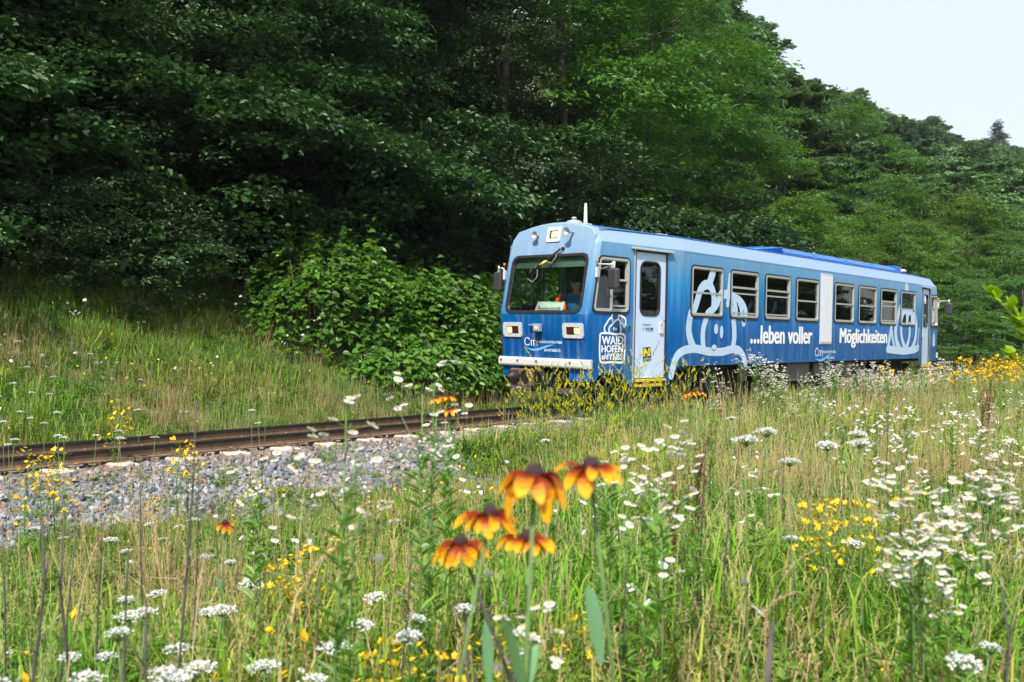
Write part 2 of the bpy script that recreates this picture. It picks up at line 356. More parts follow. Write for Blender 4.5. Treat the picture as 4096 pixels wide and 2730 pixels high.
def stone_mesh(k):
    rg = np.random.default_rng(100 + k); import bmesh
    bm = bmesh.new()
    for p in rg.normal(size=(13, 3)):
        p /= np.linalg.norm(p); bm.verts.new(p * np.array([0.5, 0.38, 0.3]) * rg.uniform(0.85, 1.15))
    bmesh.ops.convex_hull(bm, input=bm.verts); me = bpy.data.meshes.new('stone'); bm.to_mesh(me); bm.free(); me.materials.append(STONE); return me
SM = [stone_mesh(k) for k in range(9)]
n = 60000
P = np.stack([RNG.uniform(-14, 16, n), RNG.uniform(-3.0, 1.75, n), np.zeros(n)], 1)
P = P[RNG.random(n) < np.where(P[:, 1] > 0.5, 0.5, np.where(np.abs(P[:, 1]) < 0.6, 0.6, 1.0)) * np.where(P[:, 0] > 4, 0.75, 1)]
P = P[in_view(P)]
P = P[RNG.random(len(P)) > 0.6 * smoothstep(-2.3, -3.0, P[:, 1])]
# keep the sleeper tops clear
SLX = -5.57 + 0.66 * np.arange(-16, 70)
onsl = (np.abs(((P[:, 0] + 5.57 + 0.33) % 0.66) - 0.33) < 0.12) & (np.abs(P[:, 1]) < 0.74)
P = P[~onsl]
P[:, 2] = bed_z(P[:, 1]) + RNG.uniform(-0.015, 0.022, len(P)) - np.where(np.abs(P[:, 1]) < 0.75, 0.012, 0)
S = RNG.uniform(0.055, 0.105, len(P)) * RNG.choice([0.7, 1, 1, 1.15], len(P)); R = RNG.uniform(0, 6.28, (len(P), 3)); I = RNG.integers(0, 9, len(P))
dist = np.linalg.norm(P - CAM, axis=1); vis = in_view(P, 0, 0) & (P[:, 1] < -0.7)
big = np.argsort(-(S / dist) * vis)[:300]; rest = np.setdiff1d(np.arange(len(P)), big)
scatter('ballast_stones', P[rest], R[rest], S[rest], I[rest], SM, 'loose grey and tan crushed stones of the track bed')
for k in big:
    o = link('stone', SM[I[k]], ballast, P[k]); o.rotation_euler = R[k]; o.scale = (S[k],) * 3

# ------------------------------------------------------------------ track
RUST = mat('rail_rust', (0.055, 0.032, 0.022), 0.75, var=0.35, scale=14, bump=0.2)
RAILTOP = mat('rail_running_band', (0.06, 0.06, 0.065), 0.28, 0.9)
RAILHEAD = mat('rail_head_side', (0.018, 0.016, 0.016), 0.5, 0.3); RAILFOOT = mat('rail_foot', (0.15, 0.095, 0.06), 0.8, var=.3, scale=10)
SLP = mat('sleeper_concrete', (0.50, 0.44, 0.36), 0.85, var=0.2, scale=9, bump=0.4)
DARKMETAL = mat('dark_metal', (0.03, 0.03, 0.032), 0.5, 0.6)
track = thing('railway_track', 'narrow gauge railway track of rusty rails on pale concrete sleepers', 'railway track')
prof = [(-.055, -.13), (.055, -.13), (.055, -.12), (.012, -.108), (.008, -.04), (.029, -.032), (.03, -.004), (.024, 0), (-.024, 0), (-.03, -.004), (-.029, -.032), (-.008, -.04), (-.012, -.108), (-.055, -.12)]
for y0 in (-0.41, 0.41):
    mb = MB(); n = len(prof); xs = np.arange(-40, 111, 5.0)
    V = [(x, y0 + a, z) for x in xs for a, z in prof]
    for i in range(len(xs) - 1):
        for k in range(n):
            l = (k + 1) % n; mb.F.append((i * n + k, i * n + l, (i + 1) * n + l, (i + 1) * n + k)); mb.M.append(1 if k == 7 else 2 if k in (5, 6, 8, 9, 4, 10) else 3 if k in (1, 2, 11, 12) else 0); mb.S.append(False)
    mb.V = V; mb.build('rail', [RUST, RAILTOP, RAILHEAD, RAILFOOT], track)
sl = MB(); pf = [(-.75, -.19), (-.75, -.145), (-.72, -.135), (-.3, -.135), (-.1, -.16), (.1, -.16), (.3, -.135), (.72, -.135), (.75, -.145), (.75, -.19)]
for x0, x1 in ((-.12, .12),):
    V = [(x, y, z - 0.005) for x in (x0, x0 + .02, x1 - .02, x1) for y, z in pf]; n = len(pf)
    V = [(x, y, z - (0.012 if i in (0, 3) else 0)) for i, x in enumerate((x0, x0 + .02, x1 - .02, x1)) for y, z in [(a, c - .003) for a, c in pf]]
    sl.add(V, [(i * n + k, (i + 1) * n + k, (i + 1) * n + k + 1, i * n + k + 1) for i in range(3) for k in range(n - 1)] + [tuple(range(n)), tuple(range(3 * n, 4 * n))[::-1]])
slme = make_mesh('sleeper', sl.V, sl.F, SLP, sl.M, sl.S)
def clip_mesh():
    mb = MB(); mb.box((-.05, -.04, 0), (.05, .035, .012)); mb.lathe([(0, .05), (.016, .05), (.016, .02), (.022, .02), (.022, .01)], (0, 0, 0), (0, 0, 1), 8)
    for s in (-1, 1): mb.tube([(s * .005, -.02, .02), (s * .04, -.02, .035), (s * .075, -.015, .03), (s * .085, .01, .012), (s * .06, .03, .008), (s * .03, .03, .012)], .007, 6)
    return make_mesh('rail_clip', mb.V, mb.F, RAILFOOT, mb.M, mb.S)
clipme = clip_mesh()
for k, x in enumerate(SLX):
    s = link('sleeper', slme, track, (x + random.uniform(-.015, .015), random.uniform(-.03, .03), 0))
    if -11 < x < 0.7:
        for y, rz in ((-.41 - .085, 0), (-.41 + .085, math.pi), (.41 - .085, 0), (.41 + .085, math.pi)):
            c = link('rail_clip', clipme, track, (x, y, -.132)); c.rotation_euler = (0, 0, rz)

# ------------------------------------------------------------------ railcar
L, HW0, HWM, XB, HL, HT = 17.363, 0.974, 1.2, 2.45, 2.80, 3.045
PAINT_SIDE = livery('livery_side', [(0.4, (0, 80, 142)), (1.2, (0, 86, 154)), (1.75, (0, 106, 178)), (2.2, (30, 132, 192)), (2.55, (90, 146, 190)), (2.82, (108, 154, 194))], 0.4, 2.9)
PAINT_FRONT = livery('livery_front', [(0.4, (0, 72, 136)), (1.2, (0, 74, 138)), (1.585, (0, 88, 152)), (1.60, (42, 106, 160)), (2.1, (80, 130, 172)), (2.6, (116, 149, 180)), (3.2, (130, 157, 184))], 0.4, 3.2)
PAINT_CANT = mat('livery_cant', srgb(134, 158, 190), 0.55, spec=.15)
PAINT_ROOF = mat('roof_blue', srgb(30, 104, 176), 0.5)
LIGHT = mat('livery_lightblue', srgb(182, 206, 232), 0.4)
FILMGREY = mat('window_film', srgb(168, 180, 204), 0.5)
DOORP = mat('door_paint', srgb(188, 208, 238), 0.35, coat=0.2)
WHITE = mat('white_lettering', srgb(236, 240, 246), 0.45)
WHITEP = mat('white_paint', srgb(192, 194, 198), 0.4, var=0.04)
RUBBER = mat('rubber', (0.018, 0.018, 0.02), 0.55)
ALU = mat('aluminium_frame', (0.46, 0.47, 0.45), 0.42, 0.35)
BLACK = mat('black', (0.006, 0.006, 0.007), 0.6)
UNDER = mat('underframe', (0.018, 0.017, 0.016), 0.8, var=0.5, scale=4)
GREYP = mat('underfloor_grey', (0.13, 0.125, 0.12), 0.6, var=0.15, scale=3)
GRILL = mat('grille_paint', srgb(196, 200, 206), 0.45)
YEL = mat('step_yellow', (0.62, 0.46, 0.06), 0.7, var=0.25, scale=12)
RUSTC = mat('coupler_rust', (0.13, 0.075, 0.05), 0.7, var=0.5, scale=18, bump=0.5)
OILY = mat('coupler_black', (0.02, 0.018, 0.018), 0.5, 0.3, var=0.4, scale=20)
GLASS = glass('window_glass', (0.62, 0.72, 0.68), .75); WGLASS = glass('windscreen_glass', (0.80, 0.90, 0.85), 0.35)
INTER = mat('interior_panel', (0.10, 0.10, 0.095), 0.7); INTD = mat('interior_dark', (0.03, 0.03, 0.033), 0.8)
CEIL = mat('interior_ceiling', (0.30, 0.33, 0.30), 0.7); SEAT = mat('seat_cloth', (0.02, 0.04, 0.10), 0.9)
LAMPW = mat('lamp_warm', (0.55, 0.42, 0.26), 0.2, emit=((1.0, 0.72, 0.38), .55)); LAMPR = mat('lamp_red', (0.09, 0.004, 0.006), 0.2, coat=0.8)
DULL = mat('dull_silver', (0.42, 0.43, 0.44), 0.45, 0.3, var=0.1); ORANGE = mat('orange_plastic', (0.8, 0.20, 0.01), 0.5)
MIRR = mat('mirror_housing', (0.035, 0.038, 0.045), 0.45, var=0.2, scale=90); TEAL = mat('button_green', (0.0, 0.25, 0.18), 0.4)

def hw(X):
    e = min(X, L - X); return HWM if e > XB else HW0 + (HWM - HW0) * max(e, 0) / XB
def xf(z): return float(np.interp(z, [0.4, 0.72, 0.86, 1.592, 2.80, 3.05, 3.2], [-0.02, 0.005, 0.0, -0.092, 0.155, 0.205, 0.24]))
def side(s): return lambda u, v, d: (u, s * (hw(u) + d), v)
NEAR, FAR = side(-1), side(1)
def front(u, v, d): return (xf(v) - d, u, v)          # u = Y
def rear(u, v, d): return (L - xf(v) + d, u, v)
car = thing('railcar', 'blue and white narrow gauge railcar with pale outline drawings on its side', 'railcar')
WW, WG, WX1, WZ0, WZ1 = 1.2058, 0.2514, 2.6804, 1.6108, 2.5729
WIN = [(WX1 + k * (WW + WG)) for k in range(4)] + [L - WX1 - WW - (3 - k) * (WW + WG) for k in range(4)]
CAB = (0.075, 0.945); DOOR = (1.075, 1.965)
ins = 0.03
def build_side(s, off, mats, mi, name=None, mb=None, z_top=HL):
    own = mb is None; mb = mb or MB()
    e = 0.11                                                   # cab window starts here (slanted with the nose)
    cols = [0.075, 0.11 + ins, 0.13, 0.236, 0.747, CAB[1] - ins, 1.0, DOOR[0], DOOR[1], 2.0, 2.33, XB, *[v for x in WIN[:4] for v in (x + ins, x + WW - ins)], 8.331, 8.6815]
    zb = lambda c: float(np.interp(c, [0.075, 0.13, 0.236, 0.747, 0.945, 1.0, 2.0, 2.33], [0.50, 0.50, 0.614, 0.614, 0.43, 0.40, 0.40, 0.72]))
    def X(c, z, mir):
        x = c + xf(z) * max(0, 1 - c / 1.0); return L - x if mir else x
    rows = [None, 0.725, 0.86, 1.3, 1.592, WZ0 + ins, WZ1 - ins, 2.73, z_top]
    for mir in (False, True):
        idx = {}
        for i, c in enumerate(cols):
            for j, z in enumerate(rows):
                z = (zb(c) if z is None else z); x = X(c, z, mir); h = hw(x) + off
                idx[i, j] = len(mb.V); mb.V.append((x, s * h, z))
        for i in range(len(cols) - 1):
            a, b_ = cols[i], cols[i + 1]; mid = (a + b_) / 2
            inw = (0.11 < mid < CAB[1]) or any(x < mid < x + WW for x in WIN[:4])
            ind = DOOR[0] < mid < DOOR[1] and (s < 0 or True)
            for j in range(len(rows) - 1):
                if inw and j == 5 and (a >= 0.13 or mid > .12): continue
                if ind and j < 7: continue
                f = (idx[i, j], idx[i + 1, j], idx[i + 1, j + 1], idx[i, j + 1])
                if (s > 0) != mir: f = f[::-1]
                mb.F.append(f); mb.M.append(mi); mb.S.append(False)
    if own: return mb.build(name, mats, car)
def roof_z(y, h):
    a = abs(y)
    return HL + (HT - HL) * (h - a) / 0.155 if a > h - 0.155 else HT + 0.125 * (1 - (a / (h - 0.155)) ** 2)
def build_front(mb, mp, mir, mi):
    C = 0.075; h = HW0
    ys = [-(h - C), -0.80, -0.78, -0.55, -0.35, -0.12, 0.12, 0.35, 0.55, 0.78, 0.80, h - C]
    rows = [0.50, 0.725, 0.86, 1.3, 1.592, WZ0 + 0.02, 2.585, HL - .03]
    idx = {}
    for i, y in enumerate(ys):
        for j, z in enumerate(rows): idx[i, j] = len(mb.V); mb.V.append(mp(y, z, 0))
        zt = roof_z(y, h) - 0.035; idx[i, 8] = len(mb.V); mb.V.append(mp(y, zt, 0))
        idx[i, 9] = len(mb.V); p = mp(y, zt + .02, -0.018); mb.V.append(p)
        zt = roof_z(y, h); idx[i, 10] = len(mb.V); p = mp(y, zt, -0.06); mb.V.append(p)
    for i in range(len(ys) - 1):
        m_ = (ys[i] + ys[i + 1]) / 2
        for j in range(10):
            if j == 5 and abs(m_) < 0.80: continue
            if j == 0 and abs(m_) < 0.6: continue
            f = (idx[i, j], idx[i, j + 1], idx[i + 1, j + 1], idx[i + 1, j])
            mb.F.append(f if not mir else f[::-1]); mb.M.append(mi); mb.S.append(j >= 8)
    # rounded corners between front and side
    rows2 = [0.50, 0.725, 0.86, 1.3, 1.592, WZ0 + ins, WZ1 - ins, 2.73, HL]
    for s in (-1, 1):
        pr_ = None
        for z in rows2:
            ring = []
            for k in range(5):
                a = math.pi / 2 * k / 4
                u = (h - C) + C * math.sin(a); dx = C * (1 - math.cos(a))
                sc_ = 1 if k == 0 else 1
                p = mp(s * u, z, -dx * (1.0)); ring.append(p)
            # last point meets the side column
            x = 0.075 + xf(z) * (1 - 0.075); x = L - x if mir else x
            ring[-1] = (x, s * hw(x), z)
            base = len(mb.V); mb.V += ring
            if pr_ is not None:
                for k in range(4):
                    f = (pr_ + k, pr_ + k + 1, base + k + 1, base + k)
                    mb.F.append(f if (s < 0) != mir else f[::-1]); mb.M.append(mi); mb.S.append(True)
            pr_ = base
        ci = 0 if s < 0 else len(ys) - 1
        for k in range(4):
            f = (pr_ + k, pr_ + k + 1, idx[ci, 10]); mb.F.append(f if (s < 0) != mir else f[::-1]); mb.M.append(mi); mb.S.append(False)
        f = (pr_, idx[ci, 10], idx[ci, 9]); mb.F.append(f if (s < 0) != mir else f[::-1]); mb.M.append(mi); mb.S.append(False)
        f = (pr_, idx[ci, 9], idx[ci, 8]); mb.F.append(f if (s < 0) != mir else f[::-1]); mb.M.append(mi); mb.S.append(False)
        f = (pr_, idx[ci, 8], idx[ci, 7]); mb.F.append(f if (s < 0) != mir else f[::-1]); mb.M.append(mi); mb.S.append(False)
        # wedge between cap and first roof section
        h_ = HW0; x_ = xf(HL) + .08; x2 = xf(HT) + .06; b0 = len(mb.V); mb.V += [((L - x_) if mir else x_, s * h_, HL), ((L - x2) if mir else x2, s * (h_ - .155), HT)]
        cn = 1 if s < 0 else len(ys) - 2; mb.F.append((idx[ci, 10], b0 + 1, idx[cn, 10])); mb.M.append(mi); mb.S.append(False)
        mb.F.append((pr_ + 4, b0, idx[ci, 10])); mb.M.append(mi); mb.S.append(False); mb.F.append((idx[ci, 10], b0, b0 + 1)); mb.M.append(mi); mb.S.append(False)
shell = MB()
for s in (-1, 1): build_side(s, 0.0, None, 0, mb=shell)
build_front(shell, front, False, 1); build_front(shell, rear, True, 1)
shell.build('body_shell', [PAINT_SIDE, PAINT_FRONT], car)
rf = MB(); secs = [0.14 + 0.075, 0.6, 1.4, XB, 4, 6, L / 2, L - 6, L - 4, L - XB, L - 1.4, L - 0.6, L - 0.215]
prev = None
for i, X in enumerate(secs):
    h = HW0 if i in (0, len(secs) - 1) else hw(X); ys = [-h, -(h - .155)] + [(-1 + 2 * k / 10) * (h - .155) for k in range(1, 10)] + [h - .155, h]; ring = []
    for j, y in enumerate(ys):
        x = X
        z = HL if j in (0, 12) else roof_z(y, h)
        if i == 0: x = xf(z) + 0.06 + (0.02 if j in (0, 12) else 0)
        if i == len(secs) - 1: x = L - xf(z) - 0.06
        ring.append((x, y, z))
    b0 = len(rf.V); rf.V += ring
    if prev is not None:
        for j in range(12): rf.F.append((prev + j, b0 + j, b0 + j + 1, prev + j + 1)); rf.M.append(0 if j in (0, 11) else 1); rf.S.append(1 < j < 11)
    prev = b0
rf.build('roof', [PAINT_CANT, PAINT_ROOF], car)
g = MB(); g.tube([(0.3, -(HW0 - .10), 3.035), (XB, -(HWM - .155), HT + .008), (L - XB, -(HWM - .155), HT + .008), (L - .4, -(HW0 - .13), 3.04)], 0.012, 6, smooth=True); g.build('roof_gutter', [PAINT_ROOF], car)

# inner lining, floor, ceiling, partitions, seats
build_side(1, -0.06, [INTER], 0, 'wall_lining', z_top=HL - 0.05)
mb = MB(); mb.box((0.25, -.88, 0.86), (L - .25, .88, 0.92)); mb.box((2.2, -1.12, 0.93), (L - 2.2, 1.12, 0.945)); mb.build('cabin_floor', [INTD], car)
mb = MB(); mb.box((0.4, -.90, 2.71), (L - .4, .90, 2.74)); mb.box((2.2, -.98, 2.66), (L - 2.2, -.8, 2.70)); mb.box((2.2, .8, 2.66), (L - 2.2, .98, 2.70)); mb.build('cabin_ceiling', [CEIL], car)
mb = MB(); mb.box((0.98, -.55, 0.92), (1.02, .35, 2.7)); mb.box((2.2, .35, .92), (2.25, 1.1, 2.7)); mb.build('cab_partition', [INTD], car)
mb = MB(); mb.box((8.35, -1.1, .92), (8.95, -.6, 2.7)); mb.box((8.35, .55, .92), (8.95, 1.08, 2.7)); mb.build('equipment_cabinet', [INTER], car)
mb = MB(); mb.box((0.02, -.84, 1.42), (0.5, .84, 1.60)); mb.box((0.02, -.84, .95), (0.12, .84, 1.42)); mb.box((.25, -.15, 1.6), (.5, .2, 1.68)); mb.build('driving_desk', [mat('desk_green', (0.03, 0.045, 0.025), 0.6)], car, bevel=0.01)
mb = MB(); mb.box((0.985, -.50, 1.30), (0.975, -.15, 2.0)); mb.box((0.97, -.05, 1.1), (0.975, .3, 1.85)); mb.build('cab_panel', [mat('panel_grey', (0.16, 0.15, 0.15), 0.7)], car)
seat = MB(); seat.box((-.22, -.42, .0), (.22, .42, .10)); seat.box((.17, -.42, .1), (.25, .42, .72)); seat.box((-.2, -.05, -.38), (.2, .05, 0))
seatme = make_mesh('seat', seat.V, seat.F, SEAT)
for k in list(range(5)) + [7, 8, 9, 10]:
    for s in (-1, 1): link('seat', seatme, car, (2.95 + 1.1 * k, s * .62, 1.33))
mb = MB()
for x in (2.35, 5.3, 9.3, 12.0): mb.tube([(x, -.3, .92), (x, -.3, 2.7)], .017, 8)
mb.tube([(1.3, -.95, .93), (1.3, -.95, 2.1)], .015, 8); mb.build('grab_pole', [ALU], car)

def window(mp, x0, x1, z0, z1, kind, slant=0.0, parent=car, gl=None, name='window'):
    """rubber gasket, aluminium frame, sash bars and panes set in the body"""
    g = MB(); o_ = rr(x0, x1, z0, z1, .10); i_ = rr(x0 + .032, x1 - .032, z0 + .032, z1 - .032, .075)
    sl_ = lambda L_: [(u + slant * (1 - (u - x0) / (x1 - x0)) * (v - (z0 + z1) / 2), v) for u, v in L_]
    o_, i_ = sl_(o_), sl_(i_)
    g.ring(o_, i_, mp, -0.03, 0.016); w_ = g.build(name, [RUBBER], parent)
    f = MB(); a, b_ = sl_(rr(x0 + .032, x1 - .032, z0 + .032, z1 - .032, .075)), sl_(rr(x0 + .068, x1 - .068, z0 + .068, z1 - .068, .045))
    f.ring(a, b_, mp, -0.035, 0.022); f.ring(sl_(rr(x0 + .068, x1 - .068, z0 + .068, z1 - .068, .045)), sl_(rr(x0 + .082, x1 - .082, z0 + .082, z1 - .082, .032)), mp, -0.04, 0.008)
    def bar(zc, h_, d=.012): f.plate([(x0 + .07 , zc - h_ / 2), (x1 - .07, zc - h_ / 2), (x1 - .07, zc + h_ / 2), (x0 + .07, zc + h_ / 2)], mp, d, -.03)
    H = z1 - z0
    if kind == 'shut': bar(z0 + H * .475, .035); panes = [(z0 + .07, z0 + H * .46), (z0 + H * .49, z1 - .07)]
    elif kind == 'open': bar(z0 + H * .64, .04); bar(z0 + H * .52, .03, .0); bar(z0 + H * .12, .03); panes = [(z0 + .07, z0 + H * .11), (z0 + H * .13, z0 + H * .63)]
    elif kind == 'cab':
        xm = x0 + (x1 - x0) * .47; f.plate([(xm - .016, z0 + .07), (xm + .016, z0 + .07), (xm + .016, z1 - .07), (xm - .016, z1 - .07)], mp, .014, -.03)
        f.plate([(xm, z0 + H * .57), (x1 - .07, z0 + H * .57), (x1 - .07, z0 + H * .57 + .035), (xm, z0 + H * .57 + .035)], mp, .012, -.03)
        f.plate([(xm, z0 + H * .12), (x1 - .07, z0 + H * .12), (x1 - .07, z0 + H * .12 + .03), (xm, z0 + H * .12 + .03)], mp, .012, -.03)
        panes = [(z0 + .07, z0 + H * .56, xm, x1 - .07), (z0 + .07, z1 - .07, x0 + .07, xm)]
    else: panes = [(z0 + .05, z1 - .05)]
    if kind != 'bare': f.build('window_frame', [ALU], w_)
    for p in panes:
        u0, u1 = (p[2], p[3]) if len(p) > 2 else (x0 + .07, x1 - .07)
        q_ = MB(); q_.plate(sl_([(u0, p[0]), (u1, p[0]), (u1, p[1]), (u0, p[1])]), mp, -.014); q_.build('pane', [gl or GLASS], w_)
    return w_
kinds = ['shut', 'open', 'open', 'shut', 'shut', 'shut', 'open', 'shut']
for k, x in enumerate(WIN):
    w_ = window(NEAR, x, x + WW, WZ0, WZ1, kinds[k])
    if kinds[k] == 'open': w_['label'] = 'side window with its upper sash slid down'
    window(FAR, x, x + WW, WZ0, WZ1, 'shut')
for mp in (NEAR, FAR):
    a = window(mp, CAB[0], CAB[1], WZ0 + .01, WZ1, 'cab', slant=.17, name='cab_window'); a['label'] = 'cab side window with a slanted front edge'
    window(lambda u, v, d, mp=mp: mp(L - u, v, d), CAB[0], CAB[1], WZ0 + .01, WZ1, 'cab', slant=.17, name='cab_window')
# windscreen
for mp in (front, rear):
    wi = [(-.84, WZ0), (.84, WZ0), (.83, 2.61), (-.83, 2.61)]
    o_ = rr(-.835, .835, WZ0, 2.612, .14, 7); i_ = rr(-.79, .79, WZ0 + .045, 2.567, .11, 7)
    mb = MB(); mb.ring(o_, i_, mp, -.03, .02); ws = mb.build('windscreen', [RUBBER], car)
    q_ = MB(); n_ = 8; rows_ = [WZ0 + .03, 2.0, 2.58]
    q_.plate([(-.8, WZ0 + .03), (.8, WZ0 + .03), (.8, 2.58), (-.8, 2.58)], mp, -.008); q_.build('pane', [WGLASS], ws)
    mb = MB(); mb.plate([(-.79, 2.39), (.79, 2.39), (.79, 2.56), (-.79, 2.56)], mp, -.06); mb.build('sun_blind', [mat('blind', (0.09, 0.14, 0.11), 0.8)], ws)
# doors
def door(mp, near):
    d_ = MB(); x0, x1 = DOOR[0] + .035, DOOR[1] - .03
    wx0, wx1 = x0 + .14, x1 - .17
    out_ = [(x0, .53), (x1, .53), (x1, 2.69), (x0, 2.69)]
    # leaf with a hole for the window
    hole = rr(wx0, wx1, 1.62, 2.53, .14, 5)
    n_ = len(hole)
    # project each hole point out to the rectangle in order
    cx_, cz_ = (wx0 + wx1) / 2, (1.62 + 2.53) / 2; ring_ = []
    for (u, v) in hole:
        du, dv = u - cx_, v - cz_
        tx = ((x1 - cx_) / du) if du > 1e-9 else ((x0 - cx_) / du if du < -1e-9 else 1e9); tz = ((2.69 - cz_) / dv) if dv > 1e-9 else ((1.50 - cz_) / dv if dv < -1e-9 else 1e9)
        tt = min(tx, tz); ring_.append((cx_ + du * tt, cz_ + dv * tt))
    for i, (u, v) in enumerate(ring_):
        for c in ((x0, 1.5), (x1, 1.5), (x0, 2.69), (x1, 2.69)):
            if math.hypot(u - c[0], v - c[1]) < .10 and hole[i] == min(hole, key=lambda h: math.hypot(h[0] - c[0], h[1] - c[1])): ring_[i] = c
    d_.ring(ring_, hole, mp, -.05, -.012); d_.plate([(x0, .53), (x1, .53), (x1, 1.5), (x0, 1.5)], mp, -.012, -.05)
    do = d_.build('door', [DOORP], car)
    g_ = MB(); g_.ring(rr(wx0 - .022, wx1 + .022, 1.60, 2.55, .15), rr(wx0 + .008, wx1 - .008, 1.628, 2.522, .12), mp, -.03, .0); g_.build('door_gasket', [RUBBER], do)
    q_ = MB(); q_.plate(rr(wx0, wx1, 1.62, 2.53, .13), mp, -.03); q_.build('pane', [GLASS], do)
    f_ = MB()
    for a, b_, c, e in ((DOOR[0] - .012, DOOR[0] + .03, .45, 2.75), (DOOR[1] - .026, DOOR[1] + .008, .45, 2.75), (DOOR[0] + .03, DOOR[1] - .026, 2.69, 2.75)):
        f_.plate([(a, c), (b_, c), (b_, e), (a, e)], mp, .008, -.06)
    f_.build('door_surround', [RUBBER], car)
    tr_ = MB(); tr_.plate([(DOOR[0] - .02, .45), (DOOR[0] + .002, .45), (DOOR[0] + .002, 2.74), (DOOR[0] - .02, 2.74)], mp, .016, 0); tr_.build('door_trim', [ALU], do)
    r_ = MB(); r_.add([mp(DOOR[0] - .10, 2.765, 0), mp(DOOR[1] + .13, 2.765, 0), mp(DOOR[1] + .13, 2.745, .06), mp(DOOR[0] - .10, 2.745, .06), mp(DOOR[0] - .10, 2.74, 0), mp(DOOR[1] + .13, 2.74, 0), mp(DOOR[1] + .13, 2.72, .06), mp(DOOR[0] - .10, 2.72, .06)],
                      [(0, 1, 2, 3), (4, 7, 6, 5), (3, 2, 6, 7), (0, 3, 7, 4), (1, 5, 6, 2)]); r_.build('drip_rail', [DULL], car)
    h_ = MB(); h_.ring(rr(x1 - .15, x1 - .055, 1.30, 1.50, .012, 2), rr(x1 - .118, x1 - .088, 1.335, 1.465, .008, 2), mp, -.012, .012); h_.plate(rr(x1 - .12, x1 - .086, 1.33, 1.47, .008, 2), mp, -.009); h_.build('door_handle', [WHITEP], do)
    s_ = MB(); a0 = mp(DOOR[0] + .04, .47, -.02); a1 = mp(DOOR[1] - .04, .51, .03); s_.box((a0[0], a0[1], .475), (a1[0], a1[1] if near else a1[1], .512))
    s_.build('step', [YEL], car); s_ = MB(); a0 = mp(DOOR[0] + .04, .4, -.02); a1 = mp(DOOR[1] - .2, .4, .09); s_.box((a0[0], a0[1], .39), (a1[0], a1[1], .43)); s_.build('step', [YEL], car)
    return do
d1 = door(NEAR, True); door(FAR, False)
door(lambda u, v, d: NEAR(L - u, v, d), True); door(lambda u, v, d: FAR(L - u, v, d), False)

# bumper beams, lamps, horns, wiper
def oriented(mir):
    return (lambda x: L - x) if mir else (lambda x: x)
for mir in (False, True):
    T = oriented(mir); mp = rear if mir else front
    mb = MB(); mb.box((T(.03), -1.0, .70), (T(-.035), 1.0, .855)); be = mb.build('bumper_beam', [WHITEP], car, bevel=.008)
    mb = MB(); mb.box((T(-.035), -.86, .712), (T(-.085), .98, .845)); mb.build('beam_cover', [WHITEP], be, bevel=.03)
    for y in (.90, .52, .10, -.62):
        mb = MB(); mb.lathe([(0, .02), (.015, .02), (.02, 0.0)], (T(-.085), y, .80), (T(-1) - T(0), 0, 0), 8); mb.build('bolt', [RUSTC], be)
    for s in (1, -1):
        c = s * .66; hl = MB()
        hl.ring(rr(c - .215, c + .215, 1.2, 1.45, .045, 4), rr(c - .14, c + .14, 1.255, 1.385, .01, 4), mp, -.01, .022)
        ho = hl.build('headlight', [WHITEP], car)
        q_ = MB(); q_.plate([(c - .15, 1.245), (c + .15, 1.245), (c + .15, 1.395), (c - .15, 1.395)], mp, .004); q_.build('lamp_recess', [BLACK], ho)
        q_ = MB(); q_.plate(rr(c + s * .075 - .055, c + s * .075 + .055, 1.265, 1.375, .02, 3), mp, .012, .005); q_.build('lamp_glass', [LAMPW if not mir else DULL], ho)
        q_ = MB(); q_.plate(rr(c - s * .075 - .045, c - s * .075 + .045, 1.275, 1.365, .03, 3), mp, .011, .005); q_.build('tail_lamp', [LAMPR], ho)
        for uu, vv in [(c + a * .19, v) for a in (-1, 1) for v in (1.235, 1.325, 1.415)] + [(c + a * .07, v) for a in (-1, 1) for v in (1.222, 1.43)]:
            q_ = MB(); q_.plate([(uu + .007 * math.cos(a), vv + .007 * math.sin(a)) for a in np.linspace(0, 6.28, 7)[:-1]], mp, .0245); q_.build('screw', [DARKMETAL], ho)
    tl_ = MB(); tl_.ring(rr(-.175, .135, 2.825, 3.085, .03, 4), rr(-.115, .07, 2.885, 3.02, .01, 4), mp, -.01, .02); to = tl_.build('headlight', [WHITEP], car); to['label'] = 'square upper headlight above the windscreen'
    q_ = MB(); q_.plate([(-.125, 2.88), (.08, 2.88), (.08, 3.025), (-.125, 3.025)], mp, .005); q_.build('lamp_recess', [BLACK], to)
    q_ = MB(); q_.plate(rr(-.105, .035, 2.90, 3.005, .01, 3), mp, .012, .006); q_.build('lamp_glass', [LAMPW if not mir else DULL], to)
    for y, z, ln in ((.33, 2.95, .12), (-.43, 2.97, .20)):
        mb = MB(); xx = xf(z); mb.lathe([(.018, ln), (.02, ln * .55), (.03, ln * .3), (.062, 0.0), (.066, -.004), (.058, 0.004), (.02, ln * .35), (0.001, ln * .4)], (T(xx - ln), y, z), (T(1) - T(0), 0, 0), 18)
        mb.build('horn', [DULL], car)
mb = MB()   # wiper
def fp(y, z, d=.03): return front(y, z, d)
wi_o = MB(); wi_o.lathe([(0, .03), (.03, .03), (.03, 0)], fp(-.27, 2.70, 0), (-1, 0, 0), 8); wi_o.tube([fp(-.27, 2.70, .05), fp(.0, 2.50, .06), fp(.42, 2.21, .05)], .010, 6); wi_o.tube([fp(-.23, 2.70, .05), fp(.04, 2.50, .06), fp(.42, 2.24, .05)], .010, 6)
wob = wi_o.build('wiper', [BLACK], car)
